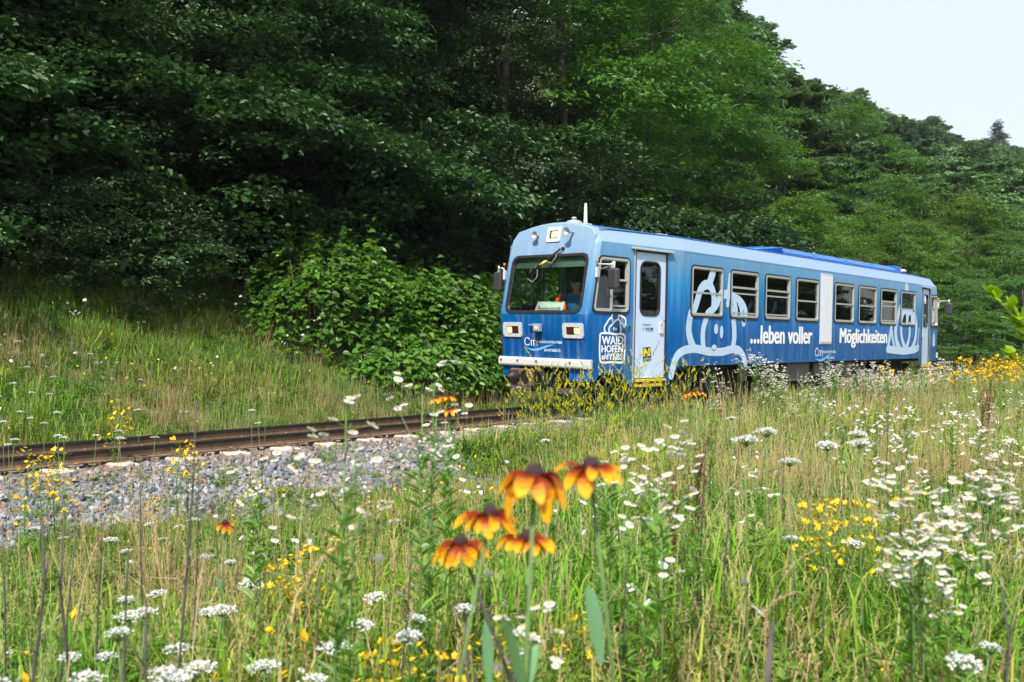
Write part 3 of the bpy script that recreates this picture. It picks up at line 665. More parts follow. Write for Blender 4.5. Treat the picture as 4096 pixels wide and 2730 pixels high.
mb = MB(); mb.tube([fp(.0, 2.50, .072), fp(.11, 2.425, .072)], .010, 6); mb.tube([fp(.04, 2.50, .072), fp(.15, 2.425, .072)], .010, 6); mb.build('reflective_strip', [mat('yellow_strip', (0.8, 0.65, 0.15), .5)], wob)
mb = MB(); mb.tube([fp(.33, 2.46, .028), fp(.40, 2.22, .035), fp(.47, 1.88, .028)], .009, 6); mb.build('wiper_blade', [RUBBER], wob)
mb = MB(); mb.tube([fp(-.14, 2.70, .02), fp(-.17, 2.55, .05), fp(-.09, 2.46, .05), fp(.02, 2.48, .05), fp(.12, 2.47, .05), fp(.20, 2.38, .05), fp(.18, 2.22, .05), fp(.27, 2.14, .05), fp(.39, 2.20, .05)], .006, 6); mb.build('washer_hose', [DULL], wob)
mb = MB(); mb.box((-.17, -.02, 1.30), (-.09, .12, 1.43)); mb.box((-.15, .12, 1.40), (-.09, .24, 1.42)); mb.lathe([(.05, 0), (.05, .07), (.03, .09), (0, .09)], (-.12, .05, 1.34), (-1, 0, 0), 10); mb.build('socket', [DULL], car, bevel=.006)
# mirrors
for s in (-1, 1):
    for mir in (False, True):
        T = oriented(mir); y0 = s * (HW0 + .01); mo = .34 if s < 0 else .20
        mb = MB(); mb.box((T(.06), y0, 2.20), (T(.13), y0 + s * .05, 2.36)); a = mb.build('mirror', [WHITEP], car, bevel=.004)
        mb = MB(); mb.tube([(T(.10), y0 + s * .04, 2.15), (T(.10), y0 + s * .04, 2.36), (T(.07), y0 + s * .07, 2.41), (T(.10), y0 + s * (mo - .02), 2.40), (T(.12), y0 + s * mo, 2.40)], .013, 8); mb.tube([(T(.12), y0 + s * mo, 2.30), (T(.12), y0 + s * mo, 2.45)], .016, 8)
        mb.build('mirror_arm', [WHITEP], a)
        mb = MB(); mb.tube([(T(.08), y0 + s * .03, 2.47), (T(.10), y0 + s * .05, 2.38), (T(.02), y0 + s * .16, 2.33), (T(.10), y0 + s * (mo - .06), 2.38), (T(.12), y0 + s * mo, 2.46)], .005, 5); mb.build('mirror_cable', [DULL], a)
        mb = MB(); mb.box((T(.06), y0 + s * .01, 2.45), (T(.10), y0 + s * .05, 2.49)); mb.build('marker_lamp', [ORANGE], a, bevel=.01)
        mb = MB(); yc = y0 + s * mo; mb.box((T(.06), yc - .095, 2.00), (T(.17), yc + .095, 2.34)); mb.build('mirror_head', [MIRR], a, bevel=.035)
# coupler
mb = MB(); mb.box((-.52, -.16, .40), (-.42, .31, .68)); cp = mb.build('coupler', [RUSTC], car, bevel=.02)
mb = MB(); mb.lathe([(0.002, .17), (.05, .16), (.10, .09), (.118, 0)], (-.52, .195, .545), (-1, 0, 0), 18); mb.lathe([(0, .19), (.03, .185), (.035, .15)], (-.52, .195, .545), (-1, 0, 0), 10); mb.build('coupler_cone', [OILY], cp)
mb = MB(); mb.lathe([(.115, -.002), (.105, .012), (.09, .0), (.06, -.06)], (-.523, -.03, .55), (-1, 0, 0), 20); mb.plate([(.10 * math.cos(a) - .03, .55 + .10 * math.sin(a)) for a in np.linspace(0, 2 * math.pi, 20)[:-1]], lambda u, v, d: (-.524, u, v), 0); mb.build('coupler_funnel', [BLACK], cp)
mb = MB(); mb.lathe([(.12, 0), (.12, .3), (.08, .35), (.08, 1.3)], (-.42, .07, .54), (1, 0, 0), 14); mb.box((-.3, -.10, .45), (-.05, .22, .64)); mb.build('coupler_shaft', [OILY], cp)
mb = MB(); mb.tube([(-.42, -.20, .66), (-.36, -.24, .62), (-.33, -.26, .50), (-.33, -.24, .40)], .02, 8); mb.tube([(-.1, -.32, .62), (-.2, -.34, .60), (-.24, -.34, .5), (-.2, -.33, .40), (-.05, -.3, .38)], .028, 8); mb.build('brake_hose', [RUBBER], cp)
mb = MB(); mb.tube([(-.45, .02, .40), (-.48, .08, .37), (-.5, .2, .37), (-.52, .24, .35), (-.53, .23, .27)], .015, 8); mb.build('release_lever', [DULL], cp)
# underframe
mb = MB(); mb.box((.3, -.8, .62), (L - .3, .8, .86)); mb.box((6.0, -1.0, .28), (8.2, 1.0, .72)); mb.box((8.3, -.95, .40), (11.6, .95, .72)); mb.box((.2, -.5, .45), (1.0, .5, .62)); mb.box((3.9, -.7, .10), (5.9, .95, .70)); mb.box((6.0, -.2, .10), (13.2, .9, .5)); mb.box((1.2, .2, .12), (1.5, .8, .6)); mb.build('underframe', [UNDER], car)  # lowest boxes added to block the sunlit bank and keep the gap dark
mb = MB(); mb.box((7.0, -1.06, .30), (8.15, -1.0, .70)); mb.box((8.5, -1.02, .38), (10.6, -.96, .68)); mb.box((5.05, -1.0, .36), (5.3, -.9, .74)); mb.build('equipment_box', [GREYP], car, bevel=.01)
mb = MB(); mb.box((0.02, -.75, .27), (.10, .78, .36)); mb.box((.1, -.6, .3), (1.2, -.55, .36)); mb.box((.1, .55, .3), (1.2, .6, .36)); mb.build('rail_guard', [mat('guard', (.06, .05, .045), .7)], car)
for cx_ in (2.68, 14.68):
    mb = MB(); 
    for s in (-1, 1): mb.box((cx_ - 1.35, s * .52, .38), (cx_ + 1.35, s * .60, .54)); mb.box((cx_ - .25, s * .5, .22), (cx_ + .25, s * .66, .62)); mb.box((cx_ - .9 - .12, s * .55, .24), (cx_ - .9 + .12, s * .66, .48)); mb.box((cx_ + .9 - .12, s * .55, .24), (cx_ + .9 + .12, s * .66, .48))
    mb.box((cx_ - .2, -.6, .4), (cx_ + .2, .6, .6)); bo = mb.build('bogie', [UNDER], car)
    for dx in (-.9, .9):
        for s in (-1, 1):
            mb = MB(); y = s * .41; mb.lathe([(0, .05), (.10, .05), (.12, .02), (.27, .02), (.30, .045), (.345, .045), (.347, -.045), (.375, -.05), (.375, -.07), (.3, -.07), (.1, -.05)], (cx_ + dx, y, .347), (0, s, 0), 28); mb.build('wheel', [UNDER], bo)
        mb = MB(); mb.tube([(cx_ + dx, -.45, .347), (cx_ + dx, .45, .347)], .06, 10); mb.build('axle', [UNDER], bo)
# side grille panel
mb = MB(); mb.box((8.345, -HWM - .018, 1.12), (8.98, -HWM + .01, 2.73)); gp = mb.build('grille_panel', [GRILL], car)
mb = MB()
for k in range(13): x = 8.40 + k * .044; mb.box((x, -HWM - .030, 1.16), (x + .022, -HWM - .018, 2.66))
mb.build('grille_rib', [GRILL], gp)
mb = MB(); mb.plate([(.935 + .0 + .038 * math.cos(a), 1.405 + .045 * math.sin(a)) for a in np.linspace(0, 6.28, 15)[:-1]], NEAR, .02, -.0); bt = mb.build('door_button', [TEAL], car)
mb = MB(); mb.plate([(.935 + .018 * math.cos(a), 1.405 + .02 * math.sin(a)) for a in np.linspace(0, 6.28, 13)[:-1]], NEAR, .03, .02); mb.build('push_knob', [DARKMETAL], bt)
mb = MB()
for a, b_ in (((.575, 1.145), (.575, 1.335)), ((.575, 1.335), (.92, 1.335)), ((.92, 1.335), (.92, 1.145)), ((.92, 1.145), (.575, 1.145))): mb.ribbon([a, b_], .006, NEAR, .0105, ends=False)
mb.build('hatch_seam', [RUBBER], car); mb = MB()
for xx in (2.45, 5.46, 9.06, 11.9, 14.92): mb.ribbon([(xx, .73), (xx, 2.79)], .005, NEAR, .0012, ends=False)
mb.ribbon([(2.46, 2.775), (14.9, 2.775)], .006, NEAR, .0012, ends=False); mb.build('panel_seam', [mat('seam', (.02, .06, .12), .6)], car)
# roof equipment
ANT = mat('antenna_white', (.62, .64, .66), .4)
mb = MB(); mb.tube([(.42, -.5, 3.12), (.42, -.5, 3.16), (.415, -.5, 3.46), (.415, -.5, 3.475)], [.035, .034, .022, .014], 10); mb.box((.34, -.58, 3.10), (.5, -.42, 3.13)); mb.build('antenna', [ANT], car)
mb = MB(); mb.lathe([(.16, 0), (.155, .03), (.12, .07), (.04, .09), (0.03, .1), (.045, .105), (.05, .125), (.03, .14), (0, .14)], (.72, -.02, 3.165), (0, 0, 1), 18); mb.build('roof_ventilator', [DULL], car)
mb = MB(); mb.box((2.0, -.95, 3.03), (2.28, -.83, 3.085)); mb.build('roof_vent_box', [DULL], car, bevel=.01)
mb = MB(); mb.lathe([(.10, 0), (.10, .08), (.2, .09), (.2, .13), (.14, .17), (0, .185)], (L - 2.35, -.62, 3.06), (0, 0, 1), 20); mb.build('roof_ventilator', [WHITEP], car)
BLU = mat('cooler_blue', srgb(24, 100, 190), .35, coat=.2)
prof_ = [(-.97, 3.05), (-.97, 3.085), (-.90, 3.15), (-.78, 3.2), (-.3, 3.24), (.3, 3.24), (.78, 3.2), (.9, 3.15), (.97, 3.05)]
for k, (a, b_) in enumerate([(6.9, 8.55), (8.62, 10.3), (10.45, 12.1), (12.15, 13.9)]):
    mb = MB(); V = []
    secs_ = [(a, .93, .8), (a + .1, 1, 1), (b_ - .1, 1, 1), (b_, .93, .8)]
    for x, sy, sz in secs_: V += [(x, y * sy, 3.05 + (z - 3.05) * sz + .03) for y, z in prof_]
    n_ = len(prof_); mb.add(V, [(i * n_ + j, i * n_ + j + 1, (i + 1) * n_ + j + 1, (i + 1) * n_ + j) for i in range(3) for j in range(n_ - 1)] + [tuple(range(n_))[::-1], tuple(range(3 * n_, 4 * n_))], 0, False)
    co = mb.build('roof_cooler', [BLU], car)
    mb = MB()
    for j in range(9): y = -.85 + .035 * j; mb.box((a + .2, y, 3.215 + .004 * j - .04 * (j < 2)), (b_ - .2, y + .016, 3.225 + .005 * j - .04 * (j < 2)))
    mb.build('louvre', [mat('louvre_blue', srgb(120, 150, 200), .4)] if k == 0 else [bpy.data.materials['louvre_blue']], co)
mb = MB(); V = [(5.5, -.95, 3.06), (5.5, .95, 3.06), (6.85, -.97, 3.20), (6.85, .97, 3.24), (6.85, -.99, 3.06)]
mb.tube([V[0], V[2]], .014, 6); mb.tube([V[2], V[3]], .014, 6); mb.tube([V[2], V[4]], .014, 6); mb.tube([V[0], V[4]], .014, 6); mb.tube([(5.6, 0, 3.16), (6.85, 0, 3.24)], .012, 6)
for k in range(16):
    f_ = k / 16; mb.tube([(5.5 + 1.35 * f_, -.96, 3.06 + .145 * f_), (6.85, -.97 + .0 * f_, 3.06 + .14 * f_)], .004, 4); mb.tube([(5.5 + 1.35 * f_, -.95, 3.06 + .145 * f_), (5.5 + 1.35 * f_, -.2, 3.13 + .1 * f_)], .004, 4)
    mb.tube([(5.55 + 1.3 * f_, -.95, 3.06 + .14 * f_), (5.55 + 1.3 * min(1, f_ + .1), -.96, 3.06)], .004, 4)
mb.build('roof_mesh_guard', [BLU], car)
mb = MB(); mb.box((14.05, -.85, 3.08), (14.5, -.3, 3.27)); mb.build('roof_air_box', [BLU], car, bevel=.01)

# --------- lettering and drawings on the body (flat film set a hair off the paint)
def text(body, u0, v0, w_, h_, mp, d, m_, name, parent, bold=0.0, shear=0.0, rot=0.0, serif=False):
    cu = bpy.data.curves.new('t', 'FONT'); cu.body = body; cu.shear = shear; cu.resolution_u = 3
    to_ = bpy.data.objects.new('t', cu); COL.objects.link(to_); dg = bpy.context.evaluated_depsgraph_get()
    me = bpy.data.meshes.new_from_object(to_.evaluated_get(dg)); bpy.data.objects.remove(to_)
    co = np.array([v.co[:] for v in me.vertices]); mn, mx_ = co.min(0), co.max(0)
    U = (co[:, 0] - mn[0]) / (mx_[0] - mn[0]) * w_; Vv = (co[:, 1] - mn[1]) / (mx_[1] - mn[1]) * h_
    c_, s_ = math.cos(rot), math.sin(rot)
    for i, v in enumerate(me.vertices): v.co = mp(u0 + U[i] * c_ - Vv[i] * s_, v0 + U[i] * s_ + Vv[i] * c_, d)
    me.materials.clear(); me.materials.append(m_)
    if bold:
        Vv0 = [v.co.copy() for v in me.vertices]; Fs = [tuple(p.vertices) for p in me.polygons]; nv = len(Vv0); V2, F2 = [], []; bw = bold * h_ * 1.5; un = (Vector(mp(u0 + 1e-2, v0, d)) - Vector(mp(u0, v0, d))) / 1e-2; vn = (Vector(mp(u0, v0 + 1e-2, d)) - Vector(mp(u0, v0, d))) / 1e-2; on = (Vector(mp(u0, v0, d + 1e-2)) - Vector(mp(u0, v0, d))) / 1e-2
        for k, (a, b_) in enumerate([(0, 0), (-1, .4), (1, .4), (-1, -.4), (1, -.4)]):
            V2 += [v + un * a * bw + vn * b_ * bw * .6 + on * (.0005 * k) for v in Vv0]; F2 += [tuple(i + k * nv for i in f) for f in Fs]
        me = make_mesh('t', [tuple(v) for v in V2], F2, m_)
    return link(name, me, parent)
fr_ = lambda u, v, d: front(-u, v, d)
text('leben voller', 5.47, 1.127, 2.46, .368, NEAR, .004, WHITE, 'lettering', car, bold=.035)
mb = MB()
for k in range(3): c = 5.07 + .145 * k; mb.plate([(c + .055 * math.cos(a), 1.175 + .05 * math.sin(a)) for a in np.linspace(0, 6.28, 15)[:-1]], NEAR, .004)
mb.build('lettering', [WHITE], car)
text('Möglichkeiten', 9.50, 1.035, 3.05, .455, NEAR, .004, WHITE, 'lettering', car, bold=.035)
text('VT12', 5.0, .775, .28, .085, NEAR, .004, WHITE, 'lettering', car, bold=.02)
lg = MB()
BIG = {'base': ([(2.13, .56), (2.17, .68), (2.24, .84), (2.37, .96), (2.6, 1.02), (2.95, 1.03), (3.36, .98), (3.87, .97), (4.21, 1.01), (4.51, 1.01), (4.69, .92), (4.79, .82), (4.83, .735)], .155),
 'oL': ([(2.83, 1.05), (2.71, 1.2), (2.65, 1.36), (2.66, 1.52), (2.71, 1.67)], .19), 'iL': ([(3.19, 1.02), (3.15, 1.22), (3.16, 1.39), (3.22, 1.53), (3.26, 1.61), (3.32, 1.69), (3.51, 1.78), (3.65, 1.88), (3.76, 2.04), (3.83, 2.1)], .16),
 'iR': ([(4.29, 1.02), (4.35, 1.23), (4.34, 1.42), (4.3, 1.61), (4.26, 1.8)], .17), 'drop': ([(4.74, 1.62), (4.72, 1.54)], .16),
 'stem': ([(3.47, 2.47), (3.42, 2.38), (3.34, 2.24)], .20), 'arch': ([(2.68, 1.64), (2.84, 1.78), (2.95, 1.98), (3.02, 2.11), (3.16, 2.21), (3.34, 2.22), (3.46, 2.14), (3.52, 2.02), (3.53, 1.92), (3.52, 1.80)], .18),
 'b1': ([(4.12, 2.44), (4.11, 2.33), (4.09, 2.17), (4.08, 2.05), (4.05, 1.88)], .12), 'b2': ([(3.88, 2.06), (4.1, 2.09), (4.3, 2.02)], .17),
 'a': ([(4.18, 2.05), (4.46, 2.0), (4.64, 1.92), (4.77, 1.80), (4.79, 1.66)], .15), 'b': ([(4.24, 1.98), (4.37, 1.87), (4.4, 1.76), (4.38, 1.67)], .12), 'c': ([(4.47, 1.98), (4.58, 1.84), (4.63, 1.70)], .12)}
for k, (p, wd) in enumerate(BIG.values()): lg.ribbon(p, wd, NEAR, .003 + .0007 * k)
for cx_, cz_, rx, rz_ in ((3.62, 1.405, .075, .10), (3.83, 1.35, .065, .125), (3.56, 1.06, .09, .05)): lg.plate([(cx_ + rx * math.cos(a), cz_ + rz_ * math.sin(a)) for a in np.linspace(0, 6.28, 19)[:-1]], NEAR, .0135)
o = lg.build('outline_drawing', [LIGHT], car); o['label'] = 'large pale outline drawing of two pears'
dg_ = MB()
DOM = [([(13.60, 1.66), (13.62, 1.4), (13.74, 1.19), (13.92, 1.02)], .16), ([(14.24, 1.66), (14.27, 1.41), (14.18, 1.19), (14.01, 1.02)], .16), ([(13.5, 2.1), (13.32, 1.87), (13.19, 1.6), (13.19, 1.36), (13.32, 1.14), (13.52, 1.0)], .20), ([(14.62, 1.95), (14.73, 1.8), (14.79, 1.59), (14.76, 1.34), (14.64, 1.14), (14.47, 1.0)], .17),
 ([(12.85, 1.56), (12.75, 1.31), (12.65, 1.02)], .16), ([(12.9, 1.44), (12.98, 1.23), (13.11, 1.05)], .13), ([(15.04, 1.54), (14.98, 1.32), (14.93, 1.08)], .09), ([(12.6, .99), (13.1, .96), (13.82, .93), (14.58, .96), (15.0, 1.02)], .20)]
for k, (p, wd) in enumerate(DOM): dg_.ribbon(p, wd, NEAR, .003 + .0007 * k)
dg_.plate([(13.78, 2.575), (14.06, 2.58), (14.05, 2.68), (13.97, 2.78), (13.90, 2.795), (13.82, 2.76), (13.77, 2.68)], NEAR, .0095)
dg_.plate([(13.6, 1.66), (13.75, 1.9), (13.90, 1.95), (13.95, 1.8), (13.93, 1.66), (14.1, 1.66), (14.15, 1.9), (14.3, 1.92), (14.34, 1.66), (14.58, 1.66), (14.58, 1.85), (14.5, 2.0), (14.40, 2.05), (13.6, 2.05)], NEAR, .010)
o = dg_.build('outline_drawing', [LIGHT], car); o['label'] = 'pale drawing of an onion dome'
sp_ = MB(); RD = lambda u, v, d: NEAR(L - u, v, d)
sp_.plate([(.30, 1.05), (.62, 1.05), (.60, 1.30), (.55, 1.40), (.48, 1.46), (.455, 1.62), (.43, 1.46), (.36, 1.38), (.31, 1.28)], RD, .004); sp_.build('outline_drawing', [LIGHT], car)['label'] = 'small pale church spire drawing'
lo_ = MB()
frm = [(.259, 1.29), (.377, 1.295), (.512, 1.285), (.634, 1.277), (.726, 1.286), (.803, 1.276), (.844, 1.232), (.849, 1.071), (.84, .892), (.827, .82), (.774, .803), (.529, .813), (.29, .809), (.238, .837), (.221, .916), (.215, 1.072), (.218, 1.202), (.223, 1.263)]
lo_.ribbon(frm, .034, NEAR, .003, closed=True)
for k, p in enumerate([[(.362, 1.295), (.323, 1.351), (.332, 1.404), (.386, 1.466), (.429, 1.519), (.488, 1.555), (.516, 1.6)], [(.488, 1.555), (.527, 1.512), (.529, 1.468)], [(.452, 1.291), (.435, 1.352), (.456, 1.405), (.537, 1.451), (.595, 1.505), (.671, 1.524), (.711, 1.489), (.721, 1.427), (.735, 1.356), (.725, 1.298)], [(.678, 1.533), (.669, 1.59), (.761, 1.579), (.84, 1.536), (.851, 1.465), (.822, 1.397), (.774, 1.446), (.726, 1.489), (.686, 1.524)], [(.731, 1.561), (.78, 1.499), (.813, 1.428)]]):
    lo_.ribbon(p, .032 if k < 4 else .014, NEAR, .0038 + .0008 * k)
for cx_, cz_ in ((.555, 1.37), (.604, 1.362)): lo_.plate([(cx_ + .02 * math.cos(a), cz_ + .026 * math.sin(a)) for a in np.linspace(0, 6.28, 11)[:-1]], NEAR, .0085)
em = lo_.build('town_emblem', [WHITE], car)
text('WAID', .268, 1.107, .533, .135, NEAR, .004, WHITE, 'lettering', em, bold=.03); text('HOFEN', .263, .976, .53, .116, NEAR, .004, WHITE, 'lettering', em, bold=.03)
text('YBBS', .44, .85, .35, .106, NEAR, .004, WHITE, 'lettering', em, bold=.03); text('a/d', .268, .86, .16, .10, NEAR, .004, WHITE, 'lettering', em, bold=.03)
DK = mat('print_dark', (.02, .03, .05), .5); GRN = mat('print_green', (.12, .5, .06), .5); NB = mat('print_navy', (.006, .035, .12), .5); NY = mat('print_yellow', (.85, .62, .02), .5); WAVE = mat('wave_blue', srgb(110, 175, 225), .5)
text('VOR', 1.40, 1.352, .215, .05, NEAR, -.009, DK, 'lettering', d1, bold=.03, shear=.2); text('PARTNER IM', 1.325, 1.44, .22, .018, NEAR, -.009, DK, 'lettering', d1, bold=.01)
mb = MB(); mb.plate([(1.325, 1.41), (1.35, 1.40), (1.375, 1.373), (1.345, 1.345), (1.322, 1.34), (1.342, 1.373)], NEAR, -.009); mb.plate([(1.40, 1.332), (1.61, 1.332), (1.61, 1.338), (1.40, 1.338)], NEAR, -.009); mb.build('print', [GRN], d1)
mb = MB(); mb.plate([(1.36, .81), (1.585, .825), (1.545, 1.07), (1.335, 1.055)], NEAR, -.009); st = mb.build('sticker', [NB], d1); st['label'] = 'dark blue sticker with a yellow N'
text('N', 1.375, .905, .15, .13, NEAR, -.0075, NY, 'lettering', st, bold=.06, rot=.05)
mb = MB(); mb.plate([(1.385, .852), (1.56, .86), (1.56, .868), (1.385, .86)], NEAR, -.0075); mb.build('lettering', [WHITE], st)
def city(u, v, s, mp, parent, d):
    k = s
    mb = MB(); P_ = lambda pts: [(u + a * k, v + b_ * k) for a, b_ in pts]
    mb.ribbon(P_([(.92, .78), (.70, 1.0), (.35, .95), (.08, .6), (.12, .2), (.45, -.02), (.75, .02), (.95, .2)]), .11 * k, mp, d, ends=False)
    mb.plate(P_([(.93, .68), (.98, .98), (.90, .98), (.86, .72)]), mp, d + .0006)
    for a in (1.18,): mb.plate(P_([(a, .0), (a + .12, 0), (a + .12, .66), (a, .66)]), mp, d); mb.plate(P_([(a - .06, .0), (a + .18, 0), (a + .18, -.05), (a - .06, -.05)]), mp, d); mb.plate(P_([(a - .06, .66), (a + .18, .66), (a + .18, .70), (a - .06, .70)]), mp, d)
    mb.plate(P_([(1.62, 0), (1.74, 0), (1.74, .60), (1.62, .60)]), mp, d); mb.plate(P_([(1.38, .60), (1.98, .60), (1.98, .70), (1.38, .70)]), mp, d); mb.plate(P_([(1.56, -.05), (1.80, -.05), (1.80, 0), (1.56, 0)]), mp, d)
    mb.plate(P_([(2.24, -.05), (2.36, -.05), (2.36, .32), (2.24, .32)]), mp, d); mb.plate(P_([(2.24, .32), (2.36, .32), (2.14, .70), (2.0, .70)]), mp, d + .0006); mb.plate(P_([(2.36, .28), (2.28, .33), (2.52, .70), (2.62, .70)]), mp, d + .0009)
    o = mb.build('lettering', [WHITE], parent)
    text('WAIDHOFEN/YBBS', u + 2.62 * k, v + .30 * k, 4.1 * k, .36 * k, mp, d, WHITE, 'lettering', parent, bold=.0)
    mb = MB(); n_ = 24; top, bot = [], []
    for i in range(n_ + 1):
        f_ = i / n_; a = .1 + 5.2 * f_; y = -.42 - .42 * math.sin(f_ * math.pi * 1.55 - .25) * (1 - .55 * f_) + .34 * f_; th = .17 * math.sin(math.pi * f_) ** .7
        top.append((a, y + th)); bot.append((a, y - th))
    V = [mp(u + a * k, v + y * k, d) for a, y in top + bot]; mb.add(V, [(i, i + 1, n_ + 2 + i, n_ + 1 + i) for i in range(n_)]); mb.build('wave_mark', [WAVE], parent)
city(-.415, 1.065, .123, fr_, car, .004)
text('BAHN&BUS', .02, .965, .345, .048, fr_, .004, WHITE, 'lettering', car, bold=.0)
city(8.12, .855, .17, NEAR, car, .004)
text('BAHN&BUS', 8.80, .775, .40, .05, NEAR, .004, WHITE, 'lettering', car, bold=.0)
# --------- loose things in the cab, people
sg = MB(); SGN = mat('sign_card', (.62, .72, .62), .6)
sg.add([(0.03, .27, 1.625), (0.03, -.34, 1.625), (0.10, -.33, 1.80), (0.10, .24, 1.81), (0.045, .27, 1.625), (0.045, -.34, 1.625), (0.115, -.33, 1.80), (0.115, .24, 1.81)], [(0, 1, 2, 3), (4, 7, 6, 5), (0, 4, 5, 1), (3, 2, 6, 7), (1, 5, 6, 2), (0, 3, 7, 4)])
so = sg.build('destination_sign', [SGN]); tag(so, 'white card reading Pestalozzistraße propped behind the windscreen', 'sign')
smp = lambda u, v, d: (0.03 + (v - 1.625) * .40 - .004, -u, v)
text('Pestalozzistraße', -.205, 1.655, .50, .075, smp, 0, DK, 'lettering', so, bold=.008, shear=.15)
text('Waidhofen an der Ybbs', .02, 1.785, .28, .012, smp, 0, DK, 'lettering', so)
SKIN = mat('skin', (.42, .24, .16), .55); SHIRT = mat('blue_shirt', (.01, .10, .22), .85); HAIR = mat('hair', (.02, .014, .01), .8); TROU = mat('trousers', (.015, .017, .03), .9); LENS = mat('blue_lens', (.0, .12, .5), .05, .8, coat=1)
def skin_body(name, joints, edges, radii, m_, parent, sub=2):
    me = bpy.data.meshes.new(name); me.from_pydata(joints, edges, []); me.materials.append(m_); o = link(name, me, parent)
    o.modifiers.new('skin', 'SKIN'); me.skin_vertices.new(name='') if not me.skin_vertices else None
    for i, r in enumerate(radii): me.skin_vertices[0].data[i].radius = (r, r) if not isinstance(r, tuple) else r
    me.skin_vertices[0].data[0].use_root = True
    o.modifiers['skin'].use_smooth_shade = True; s_ = o.modifiers.new('sub', 'SUBSURF'); s_.levels = sub; s_.render_levels = sub
    dg = bpy.context.evaluated_depsgraph_get(); me2 = bpy.data.meshes.new_from_object(o.evaluated_get(dg)); o.modifiers.clear(); o.data = me2
    if not me2.materials: me2.materials.append(m_)
    return o
def seated(label, x, y, z, yaw, shirt, hair, arms, group=None, glasses=False):
    """local frame: +x is where the person faces; origin on the seat"""
    t_ = thing('person', label, 'person', (x, y, z), group, yaw)
    (lh, rh) = arms
    J = [(0, 0, .08), (0, 0, .30), (.01, 0, .46), (.02, 0, .56), (.035, 0, .63), (.05, 0, .70), (.045, 0, .765),
         (0, .17, .50), (.04, .22, .27), lh, (0, -.17, .50), (.04, -.22, .27), rh,
         (.05, .10, .06), (.42, .12, .07), (.44, .12, -.36), (.54, .12, -.40), (.05, -.10, .06), (.42, -.12, .07), (.44, -.12, -.36), (.54, -.12, -.40)]
    E_ = [(0, 1), (1, 2), (2, 3), (3, 4), (4, 5), (5, 6), (2, 7), (7, 8), (8, 9), (2, 10), (10, 11), (11, 12), (0, 13), (13, 14), (14, 15), (15, 16), (0, 17), (17, 18), (18, 19), (19, 20)]
    R_ = [(.14, .12), (.15, .12), (.13, .10), .06, .058, .096, .092, .07, .05, .035, .07, .05, .035, .095, .07, .05, .04, .095, .07, .05, .04]
    b_ = skin_body('body', J, E_, R_, SKIN, t_)
    skin_body('shirt', [J[0], J[1], J[2], (.01, 0, .52), J[7], (J[7][0] * .5 + J[8][0] * .5, .20, .36), J[10], (.02, -.20, .36)], [(0, 1), (1, 2), (2, 3), (2, 4), (4, 5), (2, 6), (6, 7)], [(.165, .145), (.175, .145), (.155, .125), .075, .09, .075, .09, .075], shirt, t_)
    skin_body('trousers', [J[0], J[13], J[14], J[15], J[17], J[18], J[19]], [(0, 1), (1, 2), (2, 3), (0, 4), (4, 5), (5, 6)], [.15, .11, .085, .065, .11, .085, .065], TROU, t_, 1)
    mb = MB(); mb.lathe([(.0, .10), (.05, .092), (.085, .06), (.104, .01), (.104, -.03), (.09, -.05)], (.028, 0, .765), (-.25, 0, 1), 14); mb.build('hair', [hair], t_)
    mb = MB(); mb.add([(.14, -.015, .70), (.14, .015, .70), (.165, 0, .695), (.138, 0, .745)], [(0, 2, 3), (2, 1, 3), (0, 1, 2)]); mb.box((.142, -.03, .662), (.148, .03, .668))
    for s in (-1, 1): mb.lathe([(0, .02), (.02, .015), (.028, 0)], (.05, s * .092, .715), (0, s, 0), 8)
    mb.build('nose_and_ears', [SKIN], t_)
    hm = MB()
    for hx in (lh, rh):
        hm.lathe([(.0, -.04), (.03, -.03), (.04, .01), (.032, .05), (.0, .06)], hx, (1, 0, 0), 8)
        for k in range(4): hm.tube([(hx[0] + .04, hx[1] - .025 + .017 * k, hx[2]), (hx[0] + .075, hx[1] - .025 + .017 * k, hx[2] - .008), (hx[0] + .09, hx[1] - .025 + .017 * k, hx[2] - .03)], .008, 6)
        hm.tube([(hx[0], hx[1] + .03, hx[2]), (hx[0] + .035, hx[1] + .05, hx[2] - .01)], .010, 6)
    hm.build('hand', [SKIN], t_)
    if glasses:
        mb = MB()
        for s in (-1, 1): mb.lathe([(0, .01), (.024, .006), (.028, 0), (.028, -.01)], (.146, s * .034, .735), (1, 0, 0), 12)
        gm = mb.build('sunglasses', [LENS], t_); mb = MB(); mb.box((.12, -.068, .742), (.15, .068, .75)); mb.box((.03, .088, .738), (.14, .094, .748)); mb.box((.03, -.094, .738), (.14, -.088, .748)); mb.build('glasses_frame', [BLACK], t_)
    return t_
seated('driver in a blue polo shirt and blue mirrored sunglasses behind the windscreen', .72, -.12, 1.42, math.pi, SHIRT, HAIR, ((.26, .14, .20), (.26, -.14, .20)), glasses=True)
mb = MB(); mb.box((.55, -.36, 1.36), (.92, .12, 1.44)); mb.box((.90, -.36, 1.3), (.97, .12, 2.0)); mb.box((.68, -.2, .92), (.78, -.05, 1.36)); mb.build('driver_seat', [mat('seat_red', (.12, .01, .012), .8)], car, bevel=.02)
HV = mat('hi_vis_orange', (.95, .12, .01), .7)
mb = MB(); mb.tube([(.5, .17, 1.60), (.52, .18, 1.78), (.55, .15, 1.90), (.6, .13, 1.97)], [.03, .04, .04, .03], 8); mb.tube([(.5, -.02, 1.60), (.52, 0.0, 1.72), (.55, .04, 1.82)], [.03, .035, .03], 8)
o = mb.build('safety_vest', [HV]); tag(o, 'orange safety vest hung behind the destination card', 'vest')
seated('passenger reaching a pink phone out of the lowered rear side window', 12.50, -.48, 1.42, -math.pi / 2, mat('light_shirt', (.35, .38, .45), .8), HAIR, ((.52, .10, .66), (.60, -.08, .74)))
